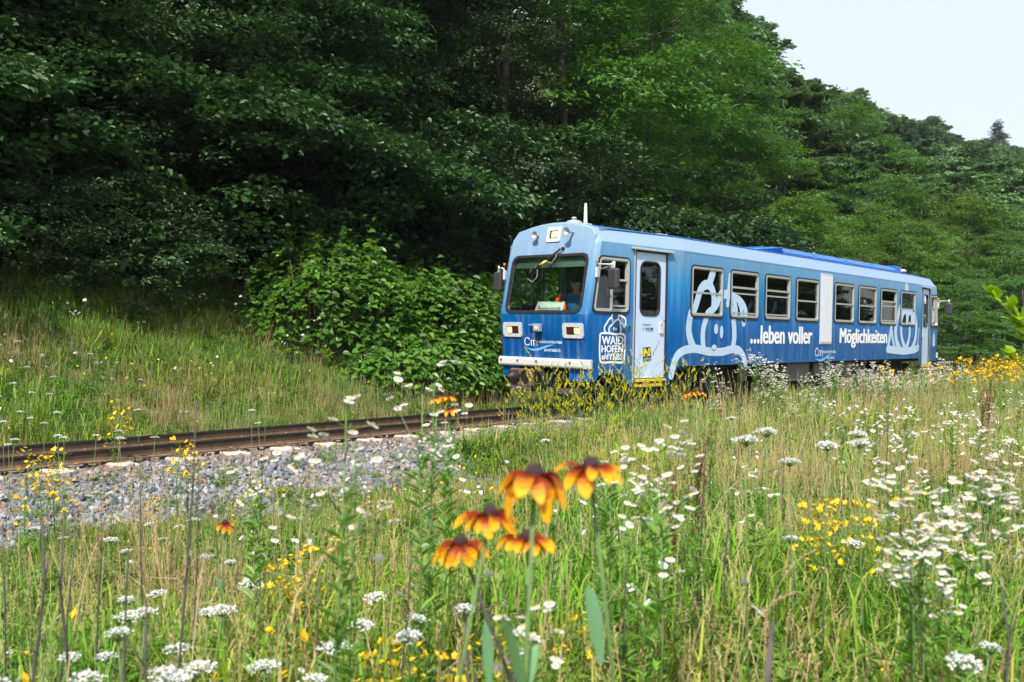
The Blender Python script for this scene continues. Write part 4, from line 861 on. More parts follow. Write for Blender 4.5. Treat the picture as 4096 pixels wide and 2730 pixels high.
mb = MB(); mb.box((12.44, -1.17, 2.14), (12.60, -1.14, 2.22)); o = mb.build('phone', [mat('pink_case', (.55, .03, .14), .4)]); tag(o, 'pink phone held at the open rear side window', 'phone')
seated('passenger in a teal top seated behind the second side window', 5.05, -.62, 1.42, math.pi, mat('teal_top', (.03, .30, .30), .8), HAIR, ((.30, .12, .22), (.30, -.12, .22)))

# ------------------------------------------------------------------ vegetation
def norm(a): return a / np.maximum(np.linalg.norm(a, axis=-1, keepdims=True), 1e-9)
def leaves(pos, d, nrm, ln, wd, hexa=True, fold=0.18, droop=0.15):
    """one leaf per row: pos base, d direction, nrm normal"""
    n_ = len(pos); d = norm(d); s_ = norm(np.cross(d, nrm)); nn = np.cross(s_, d); ln = ln[:, None]; wd = wd[:, None]
    if hexa:
        V = np.stack([pos, pos + d * ln * .30 + s_ * wd * .48 + nn * wd * fold, pos + d * ln * .68 + s_ * wd * .36 + nn * (wd * fold - ln * droop * .4), pos + d * ln - nn * ln * droop,
                      pos + d * ln * .68 - s_ * wd * .36 + nn * (wd * fold - ln * droop * .4), pos + d * ln * .30 - s_ * wd * .48 + nn * wd * fold], 1).reshape(-1, 3)
        b_ = np.arange(n_)[:, None] * 6
        F = np.concatenate([b_ + np.array([0, 1, 2, 3]), b_ + np.array([0, 3, 4, 5])], 1).reshape(-1, 4); return V, F, 2
    V = np.stack([pos, pos + d * ln * .42 + s_ * wd * .5 + nn * wd * fold, pos + d * ln - nn * ln * droop, pos + d * ln * .42 - s_ * wd * .5 + nn * wd * fold], 1).reshape(-1, 3)
    b_ = np.arange(n_)[:, None] * 4
    return V, (b_ + np.array([0, 1, 2, 3])), 1
def leaf_mesh(name, pos, d, nrm, ln, wd, m_, hexa=True, rg=RNG, **kw):
    V, F, k = leaves(pos, d, nrm, ln, wd, hexa, **kw)
    return make_mesh(name, V, F, m_, smooth=False, attrs={'rnd': np.repeat(rg.random(len(pos)), k)})
def spray_points(rg, C, A, nl, Ls, Ws, thick=.06):
    """leaves set along flat sprays; C centres, A outward axis"""
    ns = len(C); up = np.array([0, 0, 1.0]); lat = norm(np.cross(A, up) + rg.normal(0, .15, (ns, 3))); nr = norm(np.cross(lat, A)); nr[nr[:, 2] < 0] *= -1
    t_ = rg.uniform(-.5, .5, (ns, nl)); s_ = rg.normal(0, .30, (ns, nl)) * (1 - np.abs(t_) * .9) ; h_ = rg.normal(0, thick, (ns, nl))
    P = C[:, None] + A[:, None] * (t_ * Ls[:, None])[..., None] + lat[:, None] * (s_ * Ws[:, None])[..., None] + nr[:, None] * h_[..., None]
    P[..., 2] -= (t_ + .5) ** 2 * Ls[:, None] * .18
    sd = np.sign(s_)[..., None]; D = A[:, None] * .7 + lat[:, None] * sd * .7 + rg.normal(0, .25, (ns, nl, 3)); D[..., 2] -= .15
    Nn = nr[:, None] + rg.normal(0, .33, (ns, nl, 3))
    return P.reshape(-1, 3), norm(D).reshape(-1, 3), norm(Nn).reshape(-1, 3)
def crown_mesh(name, seed, H, R, zlow, ns, nl, ll, m_, hexa=True, shape='round', Ls=1.1, Ws=.9, aspect=.62, gap=.0, taper=1.0, shell=.55, boughs=0.0):
    rg = np.random.default_rng(seed); C = []
    lumps = [(rg.uniform(0, 2 * math.pi), rg.uniform(.1, 1), rg.uniform(.5, 1.15)) for _ in range(11)]
    while len(C) < ns:
        z = rg.random(); az = rg.uniform(0, 2 * math.pi)
        if shape == 'round': rad = math.sin(math.pi * min(1, (z * .88 + .12))) ** .55
        elif shape == 'wall': rad = (1 - z ** 3) ** .5 * (.75 + .25 * math.cos(z * 6))
        elif shape == 'cone': rad = (1 - z) * .98 + .02
        elif shape == 'column': rad = math.sin(math.pi * min(1, z * .9 + .12)) ** .4
        lob = 1 + .26 * math.sin(az * 3 + seed) * math.sin(z * 9 + seed * 2) + .16 * math.sin(az * 5 + z * 13 + seed) + .12 * math.sin(az * 2 - z * 21)
        k = shell + (1 - shell) * rg.random() ** .5
        if gap and math.sin(az * 4 + z * 17 + seed) * math.cos(z * 11 - az * 2) > 1 - gap: continue
        if rg.random() > rad + .15: continue
        r_ = R * rad * lob * k; c0 = np.array((r_ * math.cos(az), r_ * math.sin(az), zlow + (H - zlow) * z))
        if not boughs: C.append(c0); continue
        br = R * boughs * rg.uniform(.65, 1.3); m_b = max(4, int(14 * (br / (R * boughs)) ** 2))
        for _ in range(m_b):
            v = rg.normal(0, 1, 3); v /= np.linalg.norm(v); v[2] = abs(v[2]) * .9 - .25; C.append(c0 + v * np.array([br, br, br * .55]) * rg.uniform(.75, 1.05) + [0, 0, -.12 * br * (v[0] ** 2 + v[1] ** 2)])
    C = np.array(C[:ns]); A = C * np.array([1, 1, 0.0]); A = norm(A + rg.normal(0, .25 * R, C.shape) * [1, 1, 0])
    A[:, 2] = rg.normal(-.10, .22, ns) + (.25 if shape != 'cone' else -.25); A = norm(A)
    P, D, Nn = spray_points(rg, C, A, nl, Ls * rg.uniform(.7, 1.3, ns), Ws * rg.uniform(.7, 1.3, ns), .05 * Ls)
    n_ = len(P); return leaf_mesh(name, P, D, Nn, ll * rg.uniform(.7, 1.2, n_), ll * aspect * rg.uniform(.8, 1.15, n_), m_, hexa, rg)
BARK = mat('bark', (.07, .058, .045), .9, var=.4, scale=6, bump=.6)
def trunk_mesh(seed, H, r0, R, nb=7):
    rg = random.Random(seed); mb = MB(); pts = []; x = y = 0
    for k in range(7): pts.append((x, y, H * .92 * k / 6 - (.4 if k == 0 else 0))); x += rg.uniform(-.2, .2); y += rg.uniform(-.2, .2)
    mb.tube(pts, [r0 * (1 - .13 * k) for k in range(7)], 8)
    for k in range(nb):
        z = H * rg.uniform(.2, .8); a = rg.uniform(0, 6.28); i = min(5, int(z / (H * .92) * 6)); b0 = Vector(pts[i]).lerp(Vector(pts[i + 1]), .5); l_ = R * rg.uniform(.5, .85)
        mb.tube([b0, b0 + Vector((math.cos(a) * l_ * .5, math.sin(a) * l_ * .5, l_ * .3)), b0 + Vector((math.cos(a + .2) * l_, math.sin(a + .2) * l_, l_ * .5))], [r0 * .35, r0 * .22, r0 * .07], 6)
    return make_mesh('trunk', mb.V, mb.F, BARK, mb.M, mb.S)

HAZEL = leafmat('leaf_hazel', (.013, .036, .012), (.042, .105, .030), (.07, .17, .025), .18, (.075, .15, .03))
LINDEN = leafmat('leaf_linden', (.018, .042, .017), (.058, .110, .040), (.08, .17, .035), .18, (.22, .22, .09))
ASH = leafmat('leaf_ash', (.025, .080, .014), (.080, .190, .024), (.16, .36, .03), .3)
ASHB = leafmat('leaf_ash_bright', (.035, .095, .016), (.085, .195, .030), (.18, .38, .04), .3)
HORN = leafmat('leaf_hornbeam', (.034, .088, .014), (.085, .185, .026), (.22, .38, .02), .32)
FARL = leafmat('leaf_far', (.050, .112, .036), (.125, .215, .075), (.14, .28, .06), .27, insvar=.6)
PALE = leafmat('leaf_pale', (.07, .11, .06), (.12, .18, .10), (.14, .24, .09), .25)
SPR = leafmat('needles', (.012, .032, .016), (.026, .058, .026), (.03, .07, .02), .1)
KNOT = leafmat('leaf_knotweed', (.045, .125, .022), (.120, .265, .032), (.28, .50, .03), .32, (.20, .33, .03), rough=.4)
YBL = leafmat('leaf_young_broad', (.035, .095, .020), (.085, .190, .035), (.18, .38, .04), .3)
YG = leafmat('leaf_young', (.14, .26, .01), (.24, .38, .01), (.5, .75, .02), .45)

ALL_LABELS = []
def reg(o, phrase, top=0.0, skip=()):
    ALL_LABELS.append((o, phrase, top, skip)); return o
class Kind:
    """a proto thing and its copies"""
    def __init__(s, name, cat, group, build): s.name, s.cat, s.group, s.build, s.root, s.map = name, cat, group, build, None, None
    def put(s, loc, rz, scale, phrase, top=0.0, tilt=(0, 0)):
        if s.root is None:
            s.root = thing(s.name, None, s.cat, (0, 0, 0), s.group); s.build(s.root); s.map = child_map(s.root); o = s.root
        else: o = copy_tree(s.root, s.map)
        o.location = loc; o.rotation_euler = (tilt[0], tilt[1], rz); o.scale = (scale,) * 3 if not isinstance(scale, tuple) else scale
        return reg(o, phrase, top)
def tree_kind(name, group, seed, H, R, zlow, ns, nl, ll, m_, r0=.16, **kw):
    def b(root): link('trunk', trunk_mesh(seed, H, r0, R), root); tag(link('crown', crown_mesh('crown', seed, H, R, zlow, ns, nl, ll, m_, **kw), root), kind=None)
    return Kind(name, 'tree' if 'bush' not in name else 'bush', group, b)
T_A = tree_kind('broadleaf_tree', 'tall dark trees at the forest edge', 11, 15, 4.0, .8, 820, 56, .14, HAZEL, shape='wall', gap=.55, r0=.22, Ls=1.2, Ws=1.0, aspect=.72, boughs=.34)
T_B = tree_kind('linden_tree', 'tall dark trees at the forest edge', 12, 16, 3.8, 1.2, 820, 60, .105, LINDEN, shape='wall', gap=.5, r0=.22, Ls=1.4, Ws=.8, boughs=.34)
T_C = tree_kind('ash_tree', 'tall dark trees at the forest edge', 13, 16, 4.2, 2.0, 760, 52, .19, ASH, shape='round', gap=.4, r0=.2, aspect=.40, Ls=1.3, Ws=1.1, boughs=.36)
B_A = tree_kind('hazel_bush', 'hazel bushes under the forest edge', 21, 5.4, 2.5, .2, 340, 56, .135, HAZEL, shape='round', gap=.3, r0=.05, aspect=.8, Ls=1.1, Ws=.9, boughs=.38)
B_B = tree_kind('shrub_bush', 'low shrubs on the bank', 22, 2.4, 1.5, .0, 200, 38, .075, LINDEN, shape='round', gap=.2, r0=.03, Ls=.7, Ws=.5)
T_D = tree_kind('light_ash_tree', 'trees beyond the railcar', 14, 14, 4.2, 1.0, 480, 44, .26, ASHB, hexa=False, shape='round', gap=.3, aspect=.45, Ls=1.3, Ws=1.1, boughs=.34)
T_E = tree_kind('hornbeam_tree', 'trees beyond the railcar', 15, 10, 4.0, .3, 560, 40, .20, HORN, hexa=False, shape='round', gap=.2, Ls=1.5, Ws=.6, boughs=.30)
T_F = tree_kind('young_broadleaf_tree', 'trees beyond the railcar', 16, 10, 3.6, .2, 460, 40, .20, YBL, hexa=False, shape='round', gap=.2, boughs=.32)
F_A = tree_kind('hillside_tree', 'broadleaf trees on the hill', 31, 13, 4.6, 1.5, 520, 30, .38, FARL, hexa=False, shape='round', gap=.1, Ls=1.0, Ws=1.0, aspect=.8, boughs=.30)
F_B = tree_kind('hillside_tree', 'broadleaf trees on the hill', 32, 15, 4.0, 1.5, 480, 30, .36, FARL, hexa=False, shape='round', gap=.2, Ls=1.0, Ws=.9, aspect=.75, boughs=.28)
F_C = tree_kind('birch_tree', 'broadleaf trees on the hill', 33, 16, 2.8, 4, 260, 26, .30, PALE, hexa=False, shape='column', gap=.45, Ls=1.6, Ws=.8)
F_D = tree_kind('spruce_tree', 'spruces on the hill', 34, 17, 2.6, 1, 330, 28, .40, SPR, hexa=False, shape='cone', Ls=1.6, Ws=.7, aspect=.3, shell=.3)
def tz(x, y): return float(terrain(x, y))
# forest edge: first, second and third rows, from beyond the frame on the left to behind the railcar
ph = {T_A: 'dark broadleaf tree with layered branches', T_B: 'dark linden tree with pale-tipped sprays', T_C: 'feathery green ash tree'}
seq = [(-30, 9, T_A), (-25.5, 8.6, T_B), (-21.5, 9.2, T_A), (-17.5, 8.8, T_A), (-13.2, 9.0, T_B), (-9.6, 9.4, T_A), (-6.2, 9.0, T_A), (-2.8, 9.3, T_B), (.6, 8.6, T_A), (4.2, 9.2, T_A), (7.6, 8.2, T_B), (11.0, 8.8, T_C), (12.0, 11.5, T_C)]
for x, y, K in seq: K.put((x, y, tz(x, y) - .3), random.uniform(0, 6.28), random.uniform(.92, 1.12), ph[K], 6)
for x in np.arange(-30, 15, 4.6):
    K = random.choice([T_A, T_B, T_A]); y = 14 + random.uniform(-1, 1); xx = x + random.uniform(-1, 1); K.put((xx, y, tz(xx, y) - .3), random.uniform(0, 6.28), random.uniform(1.0, 1.2), ph[K], 9)
for x in np.arange(-26, 14, 5.5):
    K = random.choice([T_A, T_B]); y = 20.5 + random.uniform(-1, 1); xx = x + random.uniform(-1, 1); K.put((xx, y, tz(xx, y) - .3), random.uniform(0, 6.28), random.uniform(1.05, 1.25), ph[K], 12)
for x, y, s in [(-12.5, 7.4, .9), (-9.4, 7.2, 1.0), (-6.3, 7.0, 1.05), (-3.2, 7.2, 1.1), (-.2, 7.0, 1.0), (2.9, 6.6, 1.1), (6.0, 6.0, 1.15), (9.4, 5.8, 1.0), (12.6, 5.4, 1.1), (16.0, 5.2, 1.0), (-16, 7.8, 1.0)]:
    B_A.put((x, y, tz(x, y) - .1), random.uniform(0, 6.28), s, 'dark green hazel bush', 3)
for x, y, s in [(-5.9, 5.9, .9), (-4.6, 5.6, 1.0), (-3.6, 6.1, .8), (-7.6, 6.4, .8), (-9.2, 6.6, .9), (20, 3.0, 1.3), (23, 3.2, 1.4), (27, 3.0, 1.4), (18.2, 3.4, 1.1)]:
    B_B.put((x, y, tz(x, y) - .1), random.uniform(0, 6.28), s, 'small-leaved green shrub', 1.5)
SKYL = ([2500, 2900, 3050, 3120, 3170, 3300, 3450, 3520, 3650, 3750, 3900, 4000, 4096, 4600], [-900, -300, 90, 240, 262, 280, 345, 395, 430, 455, 540, 525, 490, 440])
def tree_at(K, px, D, ytop, H0, p, wid=1.0):
    P = atD(px, ytop, D); g_ = tz(P[0], P[1]) - .2; s_ = max(.2, (P[2] - g_) / H0); K.put((P[0], P[1], g_), random.uniform(0, 6.28), (s_ * wid, s_ * wid, s_), p, H0 * s_ * .6)
_ash, _horn, _yb = 'bright green fine-leaved ash tree', 'yellowish hornbeam with upswept branches', 'mid-green young broadleaf tree'
for a in [(T_C, 2620, 31, -150, 16, ph[T_C], .72), (T_C, 2800, 38, 10, 16, ph[T_C], .7), (T_C, 2600, 38, -300, 16, ph[T_C]), (T_C, 2760, 46, -60, 16, ph[T_C], .7),
          (T_D, 3400, 56, 425, 14, _ash, .9), (T_D, 3250, 50, 640, 14, _ash), (T_D, 3570, 64, 640, 14, _ash), (T_D, 3150, 42, 640, 14, _ash), (T_D, 3050, 40, 520, 14, _ash), (T_D, 2950, 46, 230, 14, _ash, .7), (T_D, 3100, 54, 520, 14, _ash),
          (T_E, 3740, 47, 735, 10, _horn, .95), (T_E, 3610, 45, 850, 10, _horn), (T_E, 3880, 52, 880, 10, _horn), (T_E, 3480, 40, 800, 10, _horn), (T_E, 3320, 37, 860, 10, _horn), (T_E, 3170, 34, 800, 10, _horn), (T_E, 3050, 32, 700, 10, _horn), (T_E, 3660, 58, 700, 10, _horn),
          (T_F, 3990, 62, 830, 10, _yb), (T_F, 4090, 74, 770, 10, _yb), (T_F, 3940, 88, 740, 10, _yb), (T_F, 3480, 50, 660, 10, _yb), (T_F, 4180, 60, 850, 10, _yb), (T_F, 3800, 66, 700, 10, _yb), (T_F, 4060, 50, 960, 10, _yb), (T_F, 3900, 42, 1060, 10, _yb, 1.2), (T_F, 4010, 40, 1120, 10, _yb, 1.2), (T_F, 3810, 38, 1080, 10, _yb), (T_F, 4120, 38, 1100, 10, _yb, 1.2), (T_F, 3840, 31, 1190, 10, _yb, 1.3), (T_F, 3930, 34, 1230, 10, _yb, 1.4), (F_D, 3965, 105, 690, 17, 'dark pointed hillside spruce', 1.3), (F_D, 3820, 70, 790, 17, 'dark pointed hillside spruce', 1.5), (F_D, 3700, 62, 700, 17, 'dark pointed hillside spruce', 1.4), (F_D, 3990, 215, 487, 17, 'dark pointed hillside spruce', 1.7)]: tree_at(*a)
rg = random.Random(5); cnt = 0
for i in range(6000):
    u_ = rg.random(); x = 26 + 250 * u_ ** 1.3; y = rg.uniform(9, 62)
    if x < 55 and y < 12: continue
    P = np.array([x, y, tz(x, y) + 8]); px, py, z = pr(P)
    if z < 0 or px > 4500 or px < 2500: continue
    if any((x - a) ** 2 + (y - b_) ** 2 < (3.8 + .018 * x) ** 2 for a, b_ in globals().setdefault('_hp', [])): continue
    K = rg.choices([F_A, F_B, F_C, F_D], [5, 4, 1.1, .8])[0]
    H0 = {F_A: 13, F_B: 15, F_C: 16, F_D: 17}[K]; d_ = (P - CAM) @ _f; lim = atD(px, max(np.interp(px + o_ * 3719 * 3.2 / d_, *SKYL) for o_ in (0, .6)) + rg.uniform(0, 30), d_)[2]; sc_ = rg.uniform(.8, 1.15); sm = (lim - tz(x, y)) / H0
    if sm < .34: continue
    sc_ = min(sc_, sm); _hp.append((x, y)); cnt += 1
    K.put((x, y, tz(x, y) - .4), rg.uniform(0, 6.28), sc_, {F_A: 'rounded green hillside tree', F_B: 'tall loose hillside tree', F_C: 'slender pale hillside birch', F_D: 'dark pointed hillside spruce'}[K], 8)
    if cnt >= 285: break
print('hill trees', cnt)

# valley side across the meadow (mirrored in the windows): a pale house and trees
hs = thing('house', 'pale rendered house with a grey roof across the meadow', 'house', (104, -39, tz(104, -39)), None, -.38); mb = MB(); mb.box((-9, -5, 0), (9, 5, 5.2)); mb.add([(-9, -5, 5.2), (-9, 5, 5.2), (-9, 0, 8)], [(0, 2, 1)]); mb.add([(9, -5, 5.2), (9, 5, 5.2), (9, 0, 8)], [(0, 1, 2)]); mb.build('wall', [mat('render_wall', (.62, .60, .56), .9)], hs)
mb = MB(); mb.add([(-9.6, -5.6, 4.9), (9.6, -5.6, 4.9), (9.6, 0, 8.1), (-9.6, 0, 8.1), (-9.6, 5.6, 4.9), (9.6, 5.6, 4.9)], [(0, 1, 2, 3), (3, 2, 5, 4)]); mb.build('roof', [mat('roof_tile', (.16, .15, .15), .8)], hs)
for wx in (-6.5, -2.5, 1.5, 5.5):
    for wz in (1.2, 3.4): mb = MB(); mb.box((wx, 5.0, wz), (wx + 1.2, 5.06, wz + 1.3)); mb.build('window', [mat('window_dark', (.03, .035, .04), .2)] if 'window_dark' not in bpy.data.materials else [bpy.data.materials['window_dark']], hs)
for i in range(26):
    x = 46 + 6.0 * i; y = -22 - 12 * ((i * 7) % 5) / 4 - .27 * (x - 46)
    if 88 < x < 118: y = -54 - (i % 3) * 3
    random.choice([F_A, F_B, F_D]).put((x, y, tz(x, y) - .3), random.uniform(0, 6), random.uniform(.7, 1.15), 'green tree across the meadow', 6)
for x, y in [(24, -22), (29, -26), (34, -24), (39, -29), (44, -25), (50, -31), (20, -28), (57, -26), (63, -31), (70, -27), (77, -32)]: random.choice([F_A, F_B]).put((x, y, tz(x, y) - .3), random.uniform(0, 6), random.uniform(.5, .75), 'green tree across the meadow', 6)

# knotweed: heart-shaped leaves on arching stems, a domed thicket
def knotweed(root, seed, W, Dp, H, n_):
    rg = np.random.default_rng(seed)
    a = rg.uniform(0, 2 * math.pi, n_); r_ = np.sqrt(rg.uniform(.0, 1, n_)); x = W * r_ * np.cos(a); y = Dp * r_ * np.sin(a)
    top = H * np.sqrt(np.clip(1 - r_ ** 2.6, 0, 1)) * (.86 + .10 * np.sin(x * 2.1 + seed) + .12 * np.sin(y * 2.7 + x) + .11 * np.sin(x * 5.3 + y * 4.1) + .07 * np.sin(x * 9.1 - y * 7.3))
    lay = rg.random(n_); z = top * np.where(lay < .62, 1 - .10 * rg.random(n_), rg.uniform(.12, .95, n_)); z = np.maximum(z, .1); z = z + np.where(rg.random(n_) < .06, rg.uniform(0, .35, n_), 0)
    # side skin: push the lower leaves outwards
    k = z < top * .9; x = np.where(k, x * (1 + .08 * rg.random(n_)), x)
    P = np.stack([x, y, z], 1); out_ = norm(np.stack([x / W ** 2, y / Dp ** 2, z * 0 + .12], 1))
    A = norm(out_ * .6 + rg.normal(0, .6, (n_, 3)) * [1, 1, .2]); A[:, 2] -= .25
    Nn = norm(np.array([0, 0, 1.0]) + out_ * .45 + rg.normal(0, .28, (n_, 3)))
    me = leaf_mesh('foliage', P, A, Nn, .155 * rg.uniform(.65, 1.2, n_), .125 * rg.uniform(.8, 1.15, n_), KNOT, True, rg, droop=.22, fold=.2)
    f_ = link('foliage', me, root); f_['kind'] = 'stuff'
    mb = MB()
    for i in range(60):
        a_ = rg.uniform(0, 6.28); q_ = rg.uniform(.1, .8); bx_, by_ = W * q_ * math.cos(a_), Dp * q_ * math.sin(a_); h_ = H * math.sqrt(max(.1, 1 - q_ ** 2.6)) * .85
        mb.tube([(bx_ * .85, by_ * .85, 0), (bx_ * .92, by_ * .92, h_ * .6), (bx_ * 1.05, by_ * 1.05, h_)], [.012, .010, .004], 5)
    s_ = mb.build('stems', [mat('knot_stem', (.12, .10, .04), .7)] if 'knot_stem' not in bpy.data.materials else [bpy.data.materials['knot_stem']], root); s_['kind'] = 'stuff'
for k, (x, y, W, Dp, H, n_, p) in enumerate([(-.75, 4.7, 2.0, 1.8, 2.45, 5200, 'large sunlit knotweed thicket with heart-shaped leaves between the bank and the railcar'), (1.6, 4.4, 2.4, 1.8, 2.05, 6000, 'knotweed thicket with heart-shaped leaves just beside the railcar cab'), (.3, 3.1, 2.2, 1.1, 1.25, 4200, 'low knotweed clump in front of the taller thicket'), (5.0, 4.2, 2.6, 1.6, 2.3, 5000, 'knotweed thicket hidden behind the railcar')]):
    t_ = thing('knotweed_bush', p, 'bush', (x, y, tz(x, y) - .12), 'knotweed thickets beside the track'); knotweed(t_, 40 + k, W, Dp, H, n_)

# ------------------------------------------------------------------ grass
GRASS = tintmat('grass_blade', .35, .55, field=1.0); PETAL = tintmat('petal', .25, .55)
G1, G2, G3, TAN, TAN2, BRN = np.array([.11, .22, .020]), np.array([.20, .34, .032]), np.array([.31, .38, .06]), np.array([.53, .43, .24]), np.array([.32, .24, .12]), np.array([.16, .10, .06])
def tuft(seed, n_, H, spread, tanf, herbs=0, seedheads=0, wid=.0055, G=(G1, G2, G3)):
    rg = np.random.default_rng(seed); a = rg.uniform(0, 6.28, n_); r_ = spread * np.sqrt(rg.random(n_)); b_ = np.stack([r_ * np.cos(a), r_ * np.sin(a), np.full(n_, -.03)], 1)
    h_ = H * rg.uniform(.35, 1.0, n_); az = rg.uniform(0, 6.28, n_); lean = rg.uniform(.05, .95, n_) ** 1.2 * h_; dr = np.stack([np.cos(az), np.sin(az), az * 0], 1); w_ = wid * rg.uniform(.6, 1.4, n_)
    s_ = np.stack([-np.sin(az), np.cos(az), az * 0], 1) * w_[:, None]
    mid = b_ + dr * (lean * .25)[:, None] + np.array([0, 0, 1]) * (h_ * .45)[:, None]; m2 = b_ + dr * (lean * .6)[:, None] + np.array([0, 0, 1]) * (h_ * .8)[:, None]; tip = b_ + dr * lean[:, None] + np.array([0, 0, 1]) * (h_ * (1 - .25 * (lean / h_)))[:, None]
    V = np.stack([b_ - s_, b_ + s_, mid + s_ * .85, mid - s_ * .85, m2 + s_ * .5, m2 - s_ * .5, tip], 1).reshape(-1, 3); q_ = np.arange(n_)[:, None] * 7
    F4 = np.concatenate([q_ + [0, 1, 2, 3], q_ + [3, 2, 4, 5]], 1).reshape(-1, 4); F3 = q_ + [5, 4, 6]
    isT = rg.random(n_) < tanf; gsel = rg.integers(0, len(G), n_); col = np.where(isT[:, None], (TAN * (1 - .5 * rg.random((n_, 1)))), np.array(G)[gsel] * rg.uniform(.75, 1.25, (n_, 1)))
    Vs, T4, T3 = [V], [np.repeat(col, 2, 0)], [col]; Q4, Q3 = [F4], [F3]; nv = len(V)
    if herbs:
        k = herbs; a = rg.uniform(0, 6.28, k); r_ = spread * np.sqrt(rg.random(k)) * 1.1; z = H * rg.uniform(.05, .6, k); P = np.stack([r_ * np.cos(a), r_ * np.sin(a), z], 1)
        D = rg.normal(0, 1, (k, 3)) * [1, 1, .35]; Nn = np.array([0, 0, 1.0]) + rg.normal(0, .5, (k, 3))
        v, f, _ = leaves(P, D, Nn, .045 * rg.uniform(.5, 1.3, k), .020 * rg.uniform(.5, 1.4, k), False); Vs.append(v); Q4.append(f + nv); nv += len(v); T4.append(np.array([.095, .19, .028]) * rg.uniform(.6, 1.7, (k, 1)))
    if seedheads:
        k = seedheads * 9; a = rg.uniform(0, 6.28, seedheads); hh = H * rg.uniform(.85, 1.45, seedheads); r_ = spread * .6; bx_ = np.stack([r_ * np.cos(a), r_ * np.sin(a), hh * 0 - .02], 1); tp = bx_ + np.stack([np.cos(a + 1) * .12 * hh, np.sin(a + 1) * .12 * hh, hh], 1)
        # stalk as a thin double blade
        sd = np.stack([-np.sin(a), np.cos(a), a * 0], 1) * .0018
        v = np.stack([bx_ - sd, bx_ + sd, tp + sd * .6, tp - sd * .6], 1).reshape(-1, 3); f = np.arange(seedheads)[:, None] * 4 + [0, 1, 2, 3]; Vs.append(v); Q4.append(f + nv); nv += len(v); c_ = TAN * rg.uniform(.6, 1.1, (seedheads, 1)); T4.append(c_)
        i_ = np.repeat(np.arange(seedheads), 9); t_ = np.tile(np.linspace(.0, .22, 9), seedheads); P = tp[i_] - (tp - bx_)[i_] * t_[:, None]; D = norm((tp - bx_)[i_]) + rg.normal(0, .38, (k, 3)); v, f, _ = leaves(P, D, rg.normal(0, 1, (k, 3)), np.full(k, .016), np.full(k, .0045), False); Vs.append(v); Q4.append(f + nv); nv += len(v); T4.append(np.repeat(c_ * 1.1, 9, 0))
    me = make_mesh('tuft', np.concatenate(Vs), [np.concatenate(Q4), np.concatenate(Q3)], GRASS, attrs={'tint': np.concatenate(T4 + T3)})
    return me
TUF = [tuft(200 + k, 34, .28, .15, t_, h_, s_, w_) for k, (t_, h_, s_, w_) in enumerate([(.18, 24, 1, .0034), (.28, 18, 2, .003), (.12, 44, 0, .0036), (.40, 14, 3, .0026), (.15, 34, 1, .0042), (.22, 24, 2, .0028)])]
HERB = [tuft(220 + k, 10, .28, .14, .2, 110, 1, .004) for k in range(3)]
DRY = [tuft(230 + k, 30, .42, .13, .8, 4, 6, .003) for k in range(3)]
LONG = [tuft(240 + k, 40, .42, .15, .08, 6, 1, .0055) for k in range(2)]
VARS = TUF + HERB + DRY + LONG
def cover(name, label, n_, x0, x1, y0, y1, dens, pick, hsc, tiltsun=None, seed=1):
    rg = np.random.default_rng(seed); P = np.stack([rg.uniform(x0, x1, n_), rg.uniform(y0, y1, n_), np.zeros(n_)], 1); P[:, 2] = np.where((P[:, 1] > -3.1) & (P[:, 1] < 2), np.maximum(terrain(P[:, 0], P[:, 1]), bed_z(P[:, 1]) - .02), terrain(P[:, 0], P[:, 1]))
    P = P[in_view(P, 1300, 400)]; d = np.linalg.norm(P - CAM, axis=1); P = P[(rg.random(len(P)) < dens(P, d)) & (d > 1.1)]
    d = np.linalg.norm(P - CAM, axis=1); i_ = pick(P, rg); s_ = hsc(P, d, rg); R = np.stack([rg.normal(0, .10, len(P)), rg.normal(0, .10, len(P)), rg.uniform(0, 6.28, len(P))], 1)
    print(name, len(P)); return scatter(name, P, R, s_, i_, VARS, label)
def pick_meadow(P, rg):
    nz = hnoise(P[:, 0], P[:, 1], .8, 2) + .5 * hnoise(P[:, 0], P[:, 1], 2.1, 5) + rg.normal(0, .5, len(P))
    u_ = rg.random(len(P)); i_ = rg.integers(0, 6, len(P)); i_ = np.where(nz > 1.3, rg.integers(9, 12, len(P)), i_); i_ = np.where((nz < -.7), rg.integers(12, 14, len(P)), i_); i_ = np.where((i_ > 8) & (i_ < 12) & (P[:, 1] > -5.2) & (P[:, 0] < 1) & (rg.random(len(P)) < .75), rg.integers(0, 6, len(P)), i_); return np.where(u_ < .42, rg.integers(6, 9, len(P)), i_)
near_d = lambda P, d: np.clip(9 / d, .18, 1) * np.where(P[:, 0] < 4, smoothstep(-2.3, -3.0, P[:, 1] - .135 * np.clip(P[:, 0] + 8, 0, 9) + .25 * hnoise(P[:, 0], P[:, 1], 1.7)) + .06, smoothstep(-.95, -1.7, P[:, 1]) + .03)
cover('meadow_grass', 'flowering summer meadow of green and straw-coloured grass', 84000, -13, 34, -15.5, -1.0, near_d, pick_meadow, lambda P, d, rg: rg.uniform(.65, 1.25, len(P)) * (1 + .012 * d) * np.where((P[:, 1] > -4.6) & (P[:, 0] < -4), .55, np.where(P[:, 1] > -5, 1.22, 1)), seed=3)
def pick_bank(P, rg):
    nz = hnoise(P[:, 0], P[:, 1], .7, 1) + rg.normal(0, .5, len(P)); i_ = rg.integers(0, 6, len(P)); i_ = np.where(nz > .75, rg.integers(9, 12, len(P)), i_); i_ = np.where(nz < -.5, rg.integers(12, 14, len(P)), i_)
    i_ = np.where((P[:, 1] < 2.6) & (P[:, 0] > -3) & (rg.random(len(P)) < .75), rg.integers(9, 12, len(P)), i_); return np.where(rg.random(len(P)) < .42, rg.integers(6, 9, len(P)), i_)
